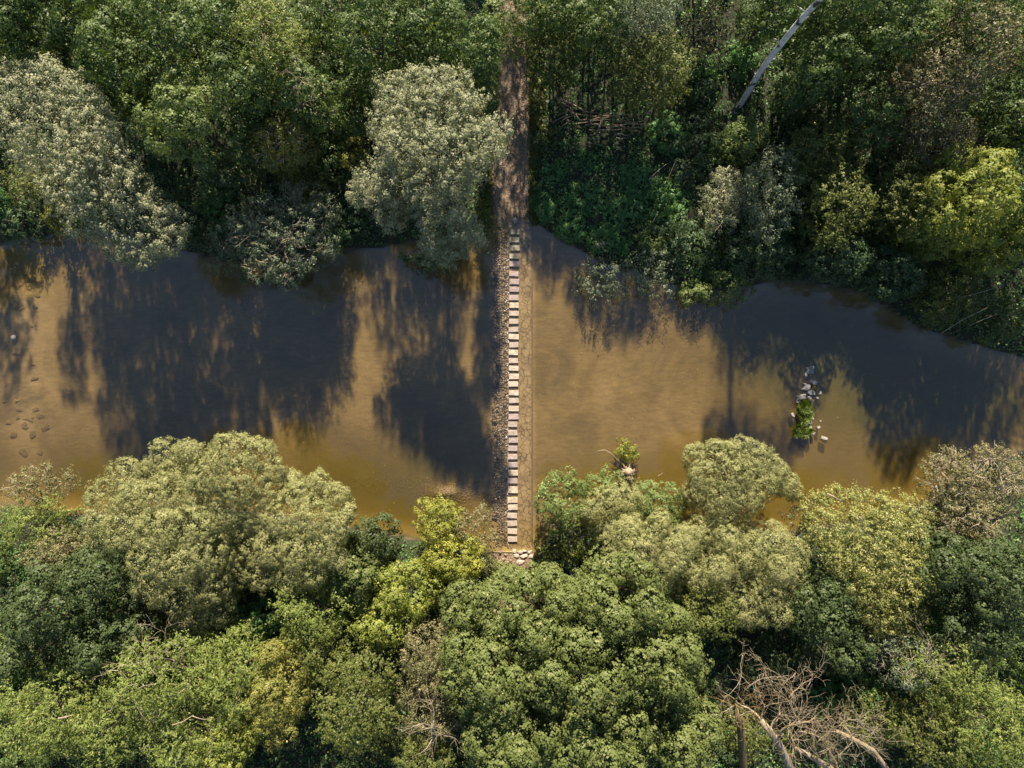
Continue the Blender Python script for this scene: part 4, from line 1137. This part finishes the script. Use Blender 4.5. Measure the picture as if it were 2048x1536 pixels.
 ('tan and green weedy shrub directly below the driftwood stump', 'tan', 1258, 982, 46, 30, 2.6, {'name': 'shrub'}),
 ('small green shrub on the bank left of the lower bank rubble', 'maple', 978, 1148, 34, 30, 2.6, {'name': 'shrub'}),
 ('small green shrub on the bank just below the lower bank rubble', 'maple', 1050, 1150, 40, 18, 2.0, {'name': 'shrub'}),
 ('olive bush at the end of the causeway below the leafy shrub tree', 'olive', 1130, 1100, 60, 30, 3.5, {}),
 ('sage willow below the driftwood stump', 'sage', 1240, 1040, 70, 60, 8, {}),
 ('green shrubby tree between the driftwood stump and the leaning willow', 'palegreen', 1330, 1020, 62, 50, 6.5, {'name': 'leafy_tree'}),
 ('wide sage willow behind the green shrubby tree', 'sage', 1320, 1120, 105, 80, 11.5, {}),
 ('sage willow head right of the wide sage willow', 'sage', 1440, 1130, 75, 85, 11, {}),
 ('pale sage willow left of the yellowish green willow', 'sage', 1550, 1126, 80, 66, 10.5, {}),
 ('sage willow sloping down to the dead tree', 'sage', 1530, 1210, 85, 60, 10, {}),
 ('shaded olive tree between maples and sage willows at lower right', 'olive', 1425, 1238, 60, 62, 11.5, {'name': 'leafy_tree'}),
 ('blue green sycamore above the dead branches', 'darkmaple', 1665, 1235, 80, 75, 12, {}),
 ('blue green sycamore lower down right above the dead branches', 'darkmaple', 1700, 1310, 62, 50, 10, {}),
 ('reddish tan twiggy shrub at the water notch left of the yellowish willow', 'tan', 1612, 1048, 38, 38, 5.5, {'name': 'leafy_tree', 'twigs': 3}),
 ('brown twiggy shrub with pale bare stems at the right end of the lower bank', 'tan', 1930, 960, 60, 55, 8, {'twigs': 14, 'dens': .75, 'name': 'leafy_tree'}),
 ('brown twiggy shrub at the right edge of the lower bank', 'tan', 2020, 960, 60, 65, 8.5, {'twigs': 14, 'dens': .7, 'name': 'leafy_tree'}),
 ('brownish tree with a dark trunk line below the brown twiggy shrubs', 'tan', 1960, 1045, 85, 50, 9, {'twigs': 6, 'name': 'leafy_tree', 'dens': .8}),
 ('dark blue green sycamore at the right side below the brown shrubs', 'darkmaple', 1940, 1150, 80, 75, 13, {}),
 ('dark blue green sycamore at the right edge', 'darkmaple', 2030, 1190, 70, 90, 14, {}),
 ('dark blue green sycamore lower right above the feathery ash trees', 'darkmaple', 1970, 1265, 70, 55, 12, {}),
 ('grey green thin tree right of the dead branches', 'greywillow', 1820, 1330, 62, 60, 10, {'twigs': 5, 'name': 'leafy_tree'}),
 ('feathery yellow green ash on the right of the lower wood', 'ash', 1940, 1370, 85, 70, 13, {}),
 ('feathery ash in the bottom right corner', 'ash', 2020, 1470, 80, 80, 14, {}),
 ('dark feathery ash at the bottom edge left of the corner one', 'olive', 1900, 1490, 80, 65, 12, {'name': 'ash_tree'}),
 ('green tree at the bottom edge under the right end of the dead branches', 'olive', 1780, 1460, 70, 60, 8, {'name': 'leafy_tree'}),
 ('dark bushes seen through the dead branches, upper part', 'darkmaple', 1560, 1340, 80, 50, 6, {}),
 ('green bush seen through the dead branches, lower left', 'olive', 1500, 1490, 60, 60, 5.5, {'name': 'shrub'}),
 ('green bush seen through the dead branches, lower right', 'darkmaple', 1640, 1460, 75, 65, 5, {'name': 'shrub'}),
 ('grassy green bush right of the dead tree', 'nettle', 1740, 1400, 60, 50, 4.5, {}),
]
for t in T:
    tree(*t[:7], **t[7])

# trees that stand just outside the frame: they throw the shadows that fall across the river
# (world x, world y, radius, height)
OUT = [(-50.5, 28, 2.6, 18, 0), (-43.9, 26.6, 1.7, 18, .2), (-40.4, 29.0, 1.5, 18.5, .25), (-38.2, 31.5, 1.6, 20, .3), (-50, 33, 4, 9, 0), (-45, 33, 4, 8, 0), (-35.5, 33.5, 2.6, 17.5, .25), (-16, 35, 3.5, 10, 0), (-29.5, 33, 2.4, 17.5, .25),
       (-22.0, 32.5, 2.5, 18, .25), (-8, 33, 3.4, 17, .1), (12, 37, 3, 15, 0), (0.4, 41, 2.4, 13, .1), (6.8, 36, 3.2, 13.5, 0), (22.3, 32.3, 2.7, 19, 0), (26.5, 33, 3.0, 17, 0), (31, 33, 3.5, 18, 0), (38, 31, 3.5, 18, 0),
       (44.5, 21.5, 3.4, 18.5, 0), (-2.5, 50, 3, 16, 0), (46.5, 14, 3.5, 17, 0), (45, 29, 4, 17, 0), (51, 20, 4, 17, 0), (17.5, 38, 3.5, 15, 0),
       (56, 10, 4, 14, 0), (50.5, -16, 4.0, 11, 0), (49.5, -25, 4.5, 13, 0), (50, -35, 4.5, 14, 0), (-51.5, -16.5, 4.0, 8, 0), (-50, -25, 4.5, 13, 0), (-51, -34, 4.5, 14, 0), (-56, 12, 4, 12, 0), (-58, 22, 4, 14, 0),
       (-46, -38, 4.5, 14, 0), (-36, -40, 4.5, 14, 0), (-26, -40, 4.5, 13, 0), (-16, -40, 4.5, 13, 0), (-5, -41, 4.5, 15, 0), (6, -41, 4.5, 15, 0), (17, -40, 4.5, 14, 0), (44, -38, 4.5, 13, 0)]
for x, y, r, h, cn in OUT:
    k = (CAM_H - h * .82) / CAM_H / PPM
    tree('leafy woodland tree standing just beyond the edge of the picture', 'forest', 0, 0, r / k, r / k, h, world=(x, y), name='woodland_tree', cone=cn, dens=.62, group='trees beyond the picture edge', basef=.6 if r < 2 else .22)
und = []
for i in range(900):
    if i < 720: x, y = RNG.uniform(-52, 53), RNG.uniform(12, 41)
    else: x, y = RNG.uniform(-52, 53), RNG.uniform(-39, -14)
    if inside(np.array([x]), np.array([y]))[0] > -1.2 or PATH_X0 - 2.2 < x < PATH_X1 + 2.0 or (3.2 < x < 15 and y < 29): continue
    if min([math.hypot(x - a, y - b) for a, b in und] or [9]) < 3.0: continue
    und.append((x, y))
    h = RNG.uniform(2.2, 4.6); r = RNG.uniform(1.5, 2.3); k = (CAM_H - h * .82) / CAM_H / PPM
    sp_ = ('teal', 'forest', 'olive', 'teal', 'nettle')[i % 5]
    up_ = y > 0
    tree('dark green understorey shrub in the shade of the ' + ('upper' if up_ else 'lower') + ' wood', sp_, 0, 0, r / k, r / k, h, world=(x, y), name='woodland_shrub', dens=.8,
         group='understorey shrubs of the ' + ('upper' if up_ else 'lower') + ' wood')
cov = []
for i in range(900):
    x, y = RNG.uniform(2.6, 21), RNG.uniform(16.5, 37.5)
    if inside(np.array([x]), np.array([y]))[0] > -1.0 or (4.2 < x < 13.5 and 23.6 < y < 28.6): continue
    if min([math.hypot(x - a, y - b) for a, b in cov] or [9]) < 1.75: continue
    cov.append((x, y))
    h = RNG.uniform(1.1, 1.9); r = RNG.uniform(1.0, 1.4); k = (CAM_H - h * .82) / CAM_H / PPM
    tree('low green leafy plant of the ground cover around the brush pile', ('nettle', 'nettle', 'teal')[i % 3], 0, 0, r / k, r / k, h, world=(x, y), name='leafy_plant', dens=.9, group='leafy plants around the brush pile')
print('leaves', LOOK['n'], 'trees', TREE_N[0])

# ------------------------------------------------------------------ undergrowth
n = 190000
P = np.column_stack([RNG.uniform(-56, 56, n), RNG.uniform(-44, 44, n)])
d = inside(P[:, 0], P[:, 1])
clump = fnoise(P[:, 0], P[:, 1], 2.4, 6.0)
ok = (d < -0.15) & (clump > -0.55 + 0.3 * RNG.random(n)) & ~((P[:, 0] > PATH_X0 - .5) & (P[:, 0] < PATH_X1 + .25))
P = P[ok]
z = ground_z(P[:, 0], P[:, 1]) + RNG.random(len(P)) ** 1.5 * (0.35 + 0.45 * np.clip(clump[ok], 0, 1))
o = leaves('undergrowth', np.column_stack([P, z]), unit(RNG.normal(0, .5, (len(P), 3)) + [0, 0, 1]), 0.24, 0.15, LEAF['nettle'])
tag(o, 'low dark green undergrowth covering the woodland floor', kind='stuff')
# tufts creeping in over the path edges
n = 9000
P = np.column_stack([np.where(RNG.random(n) < .5, RNG.normal(PATH_X0 - .35, .22, n), RNG.normal(PATH_X1 + .25, .28, n)), RNG.uniform(15.8, 36, n)])
z = ground_z(P[:, 0], P[:, 1]) + 0.08 + RNG.random(n) * .25
o = leaves('verge_grass', np.column_stack([P, z]), unit(RNG.normal(0, .6, (n, 3)) + [0, 0, .8]), 0.2, 0.09, LEAF['olive'])
tag(o, 'yellow green weeds creeping over both edges of the dirt path', kind='stuff')

# ------------------------------------------------------------------ birch
b0 = at(1465, 235, 0.6)
root = empty('birch_tree', b0)
tag(root, 'tall birch with a bare white trunk rising through the dark wood at upper right', 'tree')
pts = [b0 - [0, 0, .4], at(1474, 221, 1.8), at(1497, 183, 5.0), at(1514, 154, 7.4), at(1534, 124, 9.8), at(1567, 82, 13), at(1603, 38, 16.2), at(1640, -2, 18.9), at(1662, -30, 20.6)]
mb = MB(); mb.tube(pts, [.30, .27, .26, .26, .25, .25, .24, .22, .12], 12)
mb.build('trunk', M['birch'], root, b0)
for (pz, dx, dy) in [(7.4, -.7, .5), (9.6, .8, .3), (12.6, -.8, .2), (5.2, .5, -.4), (15, .9, .6), (17, -1.2, .4)]:
    i = np.interp(pz, [p[2] for p in pts], range(len(pts))); k = int(i)
    q = np.array(pts[k]) + (np.array(pts[k + 1]) - np.array(pts[k])) * (i - k)
    mb = MB(); mb.tube([q, q + [dx * .5, dy * .5, .3], q + [dx, dy, .5]], [.07, .045, .02], 5)
    mb.build('dead_branch', M['birch'], root, b0)
cr = np.array([(24 + RNG.uniform(-3.6, 3.6), 29.8 + RNG.uniform(-1.5, 2.5), 21 + RNG.uniform(-1.2, 2.2), RNG.uniform(1.2, 1.8)) for _ in range(24)])
P, NN, TT = crown_points(cr, 'palegreen'); leaves('crown', P, NN, .2, .13, LEAF['palegreen'], root, b0, TT)
mb = MB()
for l in cr[::2]: mb.tube([pts[-2], (pts[-2] + l[:3]) / 2 + [0, 0, -.3], l[:3]], [.1, .06, .02], 5)
mb.build('branch', M['birch'], root, b0)
# slim stems near the top
for (x0, y0, x1, y1, h1, lb) in [(1222, 108, 1247, 2, 9.5, 'slim pale birch stem slanting up at the top edge, rightmost of the three'),
                                 (1212, 104, 1218, 8, 8.5, 'slim grey birch stem at the top edge, middle of the three'),
                                 (1190, 95, 1190, 10, 8, 'faint slim grey stem at the top edge, leftmost of the three')]:
    a = at(x0, y0, .7); b = at(x1, y1, h1)
    root = empty('birch_sapling', a); tag(root, lb, 'tree')
    mb = MB(); mb.tube([a, (a + b) / 2 + [.1, 0, 0], b, b + (b - a) * .5], [.09, .08, .06, .02], 7); mb.build('trunk', M['birch'], root, a)
    top = b + (b - a) * .5
    L_ = np.array([(*top, .9), (*(top + [.5, .6, -1]), .8)])
    P, NN, TT = crown_points(L_, 'palegreen', .5); leaves('crown', P, NN, .2, .12, LEAF['forest'], root, a, TT)


# ------------------------------------------------------------------ dead wood
def grow(mb, p, d, ln, r, depth, spread=.55, curl=.18, up=.1, minr=.012):
    """a bare limb that forks again and again"""
    seg = max(3, int(ln / .45)); pts = [p]; rr = [r]
    q = p.copy(); dd = d.copy()
    kids = []
    for i in range(seg):
        dd = dd + RNG.normal(0, curl, 3) + [0, 0, up * .3]; dd /= np.linalg.norm(dd)
        q = q + dd * ln / seg; pts.append(q.copy()); rr.append(r * (1 - .62 * (i + 1) / seg))
        if depth > 0 and i >= 0 and random.random() < .62:
            kids.append((q.copy(), dd.copy(), rr[-1]))
    mb.tube(pts, rr, 7 if r > .08 else (5 if r > .035 else 3))
    if depth > 0:
        kids.append((q.copy(), dd.copy(), rr[-1] * 1.3))
        for kp, kd, kr in kids:
            nd = kd + RNG.normal(0, spread, 3); nd[2] += up; nd /= np.linalg.norm(nd)
            grow(mb, kp, nd, ln * random.uniform(.42, .68), max(minr, kr * .6), depth - 1, spread, curl, up, minr)


def dead_tree(label, path, rads, limbs, mat, depth=3, name='dead_tree'):
    path = [np.array(p, float) for p in path]
    root = empty(name, path[0]); tag(root, label, 'dead tree')
    mb = MB(); mb.tube(path, rads, 10); mb.build('trunk', mat, root, path[0])
    for (s, tgt, r) in limbs:
        mb = MB(); s = np.array(s, float); tgt = np.array(tgt, float)
        d = tgt - s; ln = np.linalg.norm(d)
        grow(mb, s, d / ln, ln * .85, r, depth if r > .055 else min(depth, 2), .62, .24, .04)
        mb.build('limb', M['twig'] if r < .07 else mat, root, path[0])
    return root


# stems lean towards the river from below the picture's edge
dead_tree('bare dead tree with a thick pale trunk in the middle of the dead branches', [at(1640, 1640, 1.5), at(1610, 1590, 5), at(1578, 1530, 8), at(1553, 1480, 9.5), at(1522, 1440, 10.8)],
          [.48, .42, .36, .33, .24], [
    (at(1553, 1480, 9.5), at(1590, 1400, 12), .10), (at(1522, 1440, 10.8), at(1470, 1400, 11.5), .10), (at(1540, 1460, 10), at(1545, 1350, 12.5), .09),
    (at(1565, 1505, 8.8), at(1640, 1440, 11.5), .09), (at(1522, 1440, 10.8), at(1530, 1370, 12), .08), (at(1590, 1400, 11.4), at(1600, 1310, 13), .07), (at(1600, 1420, 11.2), at(1660, 1350, 12.5), .06)], M['deadwood'])
dead_tree('dead tree with a mossy brown upright trunk at the left of the dead branches', [at(1492, 1640, 1.5), at(1488, 1560, 5), at(1484, 1490, 7.5), at(1480, 1440, 8.8), at(1470, 1412, 9.5)],
          [.40, .37, .33, .32, .22], [
    (at(1470, 1412, 9.5), at(1478, 1330, 12), .09), (at(1470, 1412, 9.5), at(1435, 1410, 10.5), .06), (at(1478, 1380, 10.5), at(1450, 1320, 12), .06), (at(1480, 1440, 8.8), at(1530, 1400, 10.5), .08),
    (at(1490, 1380, 10.5), at(1530, 1330, 12), .06)], M['mossy'])
dead_tree('fallen looking dead tree with pale limbs at the bottom right of the dead branches', [at(1740, 1650, 1.5), at(1700, 1580, 4.5), at(1660, 1536, 6.5), at(1625, 1515, 7.5), at(1590, 1495, 8.2)],
          [.38, .33, .28, .24, .18], [
    (at(1625, 1515, 7.5), at(1640, 1430, 10), .08), (at(1660, 1536, 6.5), at(1690, 1460, 9.5), .06)], M['deadwood'])
dead_tree('dead tree reaching right with forked bare tips below the blue green sycamores', [at(1830, 1640, 1.5), at(1790, 1560, 4.5), at(1745, 1500, 6.5), at(1700, 1475, 7.8), at(1672, 1462, 8.4)],
          [.33, .27, .22, .2, .14], [
    (at(1700, 1475, 7.8), at(1740, 1405, 10.5), .06), (at(1672, 1462, 8.4), at(1655, 1400, 10.5), .06)], M['deadwood'])
dead_tree('slim forked white dead stem above the dark gap at bottom right', [at(1850, 1560, 1.5), at(1862, 1500, 5), at(1868, 1455, 7.5), at(1866, 1440, 8)], [.13, .11, .09, .07],
          [(at(1866, 1440, 8), at(1872, 1410, 9), .05), (at(1866, 1440, 8), at(1852, 1420, 9), .04)], M['twig'], 2)
dead_tree('small pale dead tree spreading bare twigs at the bottom, left of the maples', [at(885, 1560, 1.5), at(872, 1500, 6), at(866, 1460, 9.5), at(866, 1445, 10.5)], [.2, .17, .13, .1],
          [(at(866, 1450, 10), at(845, 1400, 12), .05), (at(866, 1450, 10), at(880, 1400, 12), .05), (at(866, 1455, 9.8), at(925, 1425, 11.5), .05), (at(866, 1455, 9.8), at(820, 1440, 11.5), .045),
           (at(866, 1460, 9.5), at(915, 1475, 11), .04), (at(868, 1470, 9), at(850, 1520, 10.5), .05), (at(866, 1455, 9.8), at(835, 1475, 11), .04)], M['twig'], 3)
dead_tree('bare grey brown twigs above the dark wood below the yellow green tree, upper left', [at(600, 175, 2), at(598, 165, 8), at(596, 160, 13)], [.15, .12, .08],
          [(at(596, 160, 13), at(570, 135, 14.5), .035), (at(596, 160, 13), at(595, 135, 15), .03), (at(596, 160, 13), at(640, 178, 14.5), .03), (at(596, 165, 12.6), at(600, 200, 13.5), .03)], M['twig'], 2)
dead_tree('dry twigs poking up at the top edge of the feathery ash, lower left', [at(262, 1400, 2), at(265, 1360, 9), at(272, 1335, 12.5)], [.12, .09, .06],
          [(at(272, 1335, 12.5), at(270, 1310, 14), .04), (at(272, 1335, 12.5), at(300, 1300, 14.5), .035), (at(272, 1335, 12.5), at(215, 1320, 14), .035), (at(290, 1330, 13), at(350, 1275, 14.5), .03)], M['twig'], 2)
dead_tree('thin dry branches right of the dead tree under the yellowish willow', [at(1850, 1420, 2), at(1852, 1360, 7), at(1850, 1335, 9.5)], [.1, .08, .06],
          [(at(1850, 1335, 9.5), at(1870, 1290, 12), .04), (at(1850, 1335, 9.5), at(1835, 1300, 11.5), .04), (at(1850, 1335, 9.5), at(1910, 1320, 11.5), .03)], M['twig'], 2)

# single pale fallen branches
def branch_obj(pts, r, mat, label, name='fallen_branch', group=None, cat='branch', taper=.4):
    mb = MB(); pts = [np.array(p, float) for p in pts]
    if len(pts) == 2:
        d = np.linalg.norm(pts[1] - pts[0])
        pts = [pts[0], pts[0] * .6 + pts[1] * .4 + RNG.normal(0, .03 * d, 3) * [1, 1, .3], pts[0] * .25 + pts[1] * .75 + RNG.normal(0, .03 * d, 3) * [1, 1, .3], pts[1]]
    mb.tube(pts, list(np.linspace(r, r * taper, len(pts))), 6)
    o = mb.build(name, mat, None, pts[0]); tag(o, label, cat, group)
    return o


branch_obj([at(1298, 360, 2.3), at(1315, 342, 2.5), at(1333, 328, 2.7)], .05, M['twig'], 'pale bare branch lying on the lush bank patch, lower right of the brush pile')
branch_obj([at(1352, 322, 2.6), at(1340, 348, 2.4), at(1331, 375, 2.2)], .045, M['twig_dark'], 'brownish bare branch beside the pale one on the lush bank patch')
branch_obj([at(1305, 445, 2.7), at(1312, 432, 2.9), at(1314, 422, 3)], .04, M['twig'], 'short pale stick on the bushes above the grey green shrubs')
branch_obj([at(1655, 988, 9.6), at(1667, 993, 9.9), at(1684, 1004, 9.8)], .10, M['deadwood'], 'pale broken log lying on top of the yellowish green willow')
branch_obj([at(1716, 1033, 10.9), at(1727, 1043, 10.8)], .09, M['deadwood'], 'short pale log in the middle of the yellowish green willow')
branch_obj([at(0, 494, .9), at(22, 493, 1.1)], .03, M['twig'], 'thin white twig pointing right at the far left waterline')
branch_obj([at(8, 516, .5), at(16, 529, .4), at(30, 534, .3)], .035, M['twig'], 'thin white twig bent towards the water at the far left')
branch_obj([at(118, 1437, 14), at(132, 1434, 14.3), at(146, 1430, 14.2)], .09, M['deadwood'], 'short pale dead limb on the feathery ash near the bottom left corner')
branch_obj([at(345, 1450, 13.6), at(365, 1444, 14.0), at(384, 1432, 14.1), at(402, 1438, 13.9), at(425, 1440, 13.5)], .045, M['deadwood'], 'long pale dead limb lying across the feathery ash at lower left')
for a, b, c, lb in [((1895, 600), (1950, 588), (2010, 570), 'pale bare branch sloping over the dim tree at the right bank'), ((1885, 665), (1925, 640), (1975, 615), 'pale thin branch reaching down to the water at right'),
                    ((1900, 668), (1945, 648), (1990, 630), 'second thin branch beside the one reaching down to the water at right')]:
    branch_obj([at(*a, 4.5), at(*b, 6.6), at(*c, 7.2)], .035, M['twig'], lb)

# brush pile
def stick(x0, y0, x1, y1, z, r, mat='stick'):
    branch_obj([at(x0, y0, z), at(x1, y1, z + random.uniform(-.15, .25))], r, M[mat], 'cut grey brown branch heaped in the brush pile on the upper bank', 'cut_branch', 'cut branches heaped in the brush pile', taper=.5)


ST = [(1119, 199, 1133, 211), (1124, 200, 1168, 221), (1105, 215, 1132, 208), (1126, 211, 1151, 231), (1115, 232, 1135, 221), (1104, 245, 1136, 229), (1121, 244, 1150, 228), (1118, 256, 1145, 238), (1128, 232, 1146, 248),
      (1148, 205, 1170, 199), (1154, 247, 1210, 243), (1180, 242, 1200, 234), (1170, 250, 1215, 243), (1210, 244, 1265, 238), (1200, 260, 1287, 256), (1176, 260, 1235, 259), (1240, 250, 1292, 246), (1262, 256, 1292, 251),
      (1250, 246, 1290, 242), (1190, 215, 1203, 214), (1175, 225, 1190, 219), (1172, 235, 1182, 229), (1190, 232, 1262, 231), (1178, 277, 1203, 278), (1173, 285, 1202, 291), (1180, 270, 1210, 268), (1228, 270, 1260, 270),
      (1232, 276, 1258, 276), (1140, 215, 1160, 240), (1165, 222, 1230, 228), (1150, 228, 1220, 240), (1220, 248, 1280, 262), (1160, 240, 1240, 236), (1232, 186, 1254, 182), (1212, 255, 1270, 252), (1180, 246, 1240, 250)]
gz = 1.25
for i, (a, b, c, d) in enumerate(ST):
    stick(a, b, c, d, gz + random.uniform(.3, .95), random.uniform(.04, .065))
stick(1124, 200, 1172, 224, 2.0, .11)
branch_obj([at(1206, 234, 2.3), at(1203, 245, 2.35), at(1194, 265, 2.25)], .12, M['stick'], 'thick short log lying crosswise on top of the brush pile', 'log', cat='log', taper=.8)

# driftwood stump with a sprouting bush in the river
b0 = at(1254, 945, 0.1)
root = empty('driftwood_stump', b0); tag(root, 'bleached driftwood root stump at the lower bank edge', 'stump')
mb = MB()
for k in range(26):
    a = random.uniform(0, 2 * math.pi)
    p0 = b0 + [math.cos(a) * .25 + .0, math.sin(a) * .35, .3]
    p1 = b0 + [math.cos(a) * random.uniform(.6, .95), math.sin(a) * random.uniform(.7, 1.2), random.uniform(.0, .9)]
    mb.tube([p0, (p0 + p1) / 2 + [0, 0, .35], p1], [.13, .09, .035], 6)
mb.build('roots', M['deadwood'], root, b0)
mb = MB()
mb.tube([b0 + [0, 0, -.4], b0 + [.05, .1, .7], b0 + [-.05, .25, 1.3]], [.5, .48, .3], 10); mb.build('stump', M['deadwood'], root, b0)
branch_obj([at(1228, 947, .6), at(1240, 944, .7), at(1250, 942, .8)], .07, M['deadwood'], 'short white log lying across the foot of the driftwood stump', 'log', cat='log')
branch_obj([at(1240, 925, .4), at(1222, 907, 1.3), at(1210, 900, 1.7), at(1198, 901, 1.6), at(1189, 909, 1.2)], .05, M['twig'], 'curved bare branch arching left from the driftwood stump over the water')
branch_obj([at(1265, 950, .5), at(1274, 939, 1.1)], .04, M['twig'], 'short bare stick pointing up to the right of the driftwood stump')
branch_obj([at(1225, 928, .5), at(1220, 920, 1.0)], .035, M['twig'], 'short bare stick at the upper left of the driftwood stump')
branch_obj([at(1316, 952, .9), at(1325, 946, 1.0)], .035, M['twig'], 'tiny bare stick over the water right of the driftwood stump')
L_ = np.array([at(1245, 888, .8).tolist() + [.62], at(1262, 898, .75).tolist() + [.6], at(1240, 905, .6).tolist() + [.5], at(1268, 912, .5).tolist() + [.45], at(1253, 910, .7).tolist() + [.5], at(1240, 879, .7).tolist() + [.35]])
base = at(1254, 928, .1); root = empty('sprouting_bush', base); tag(root, 'yellow green bush sprouting from the driftwood stump in the river', 'shrub')
P, NN, TT = crown_points(L_, 'lime', 1.0); leaves('foliage', P, NN, .2, .1, LEAF['lime'], root, base, TT)
limb_skeleton(base, 1.1, L_, .07, M['bark'], root, 'stem')

# ------------------------------------------------------------------ light, sky, camera
sc = bpy.context.scene
w = bpy.data.worlds.new('World'); sc.world = w; w.use_nodes = True
nt = w.node_tree; nt.nodes.clear()
sky = nt.nodes.new('ShaderNodeTexSky'); sky.sky_type = 'NISHITA'; sky.sun_disc = False
sky.sun_elevation = SUN_EL; sky.sun_rotation = math.atan2(SUN_DX, 1.0)
sky.air_density = 1.0; sky.dust_density = 0.25; sky.ozone_density = 2.2
bg = nt.nodes.new('ShaderNodeBackground'); bg.inputs['Strength'].default_value = 0.055
wo = nt.nodes.new('ShaderNodeOutputWorld')
nt.links.new(sky.outputs[0], bg.inputs[0]); nt.links.new(bg.outputs[0], wo.inputs[0])
sl = bpy.data.lights.new('sun', 'SUN'); sl.energy = 5.0; sl.angle = math.radians(0.8); sl.color = (1.0, 0.87, 0.69)
so = bpy.data.objects.new('sun', sl); C.objects.link(so)
dirv = Vector((SUN_DX * math.cos(SUN_EL), math.cos(SUN_EL), math.sin(SUN_EL)))
so.rotation_euler = dirv.to_track_quat('Z', 'Y').to_euler(); so.location = (0, 60, 60)

cam = bpy.data.cameras.new('camera'); co = bpy.data.objects.new('camera', cam); C.objects.link(co)
co.location = (0, 0, CAM_H); co.rotation_euler = (0, 0, 0)
cam.sensor_width = 36; cam.lens = 36 * CAM_H / (2048 / PPM); cam.clip_end = 3000; cam.clip_start = 1
sc.camera = co
sc.view_settings.view_transform = 'Standard'; sc.view_settings.look = 'None'
sc.view_settings.exposure = 1.58; sc.view_settings.gamma = 1.0
sc.cycles.max_bounces = 6; sc.cycles.diffuse_bounces = 3; sc.cycles.glossy_bounces = 2; sc.cycles.transmission_bounces = 3; sc.cycles.transparent_max_bounces = 8
sc.cycles.use_denoising = True
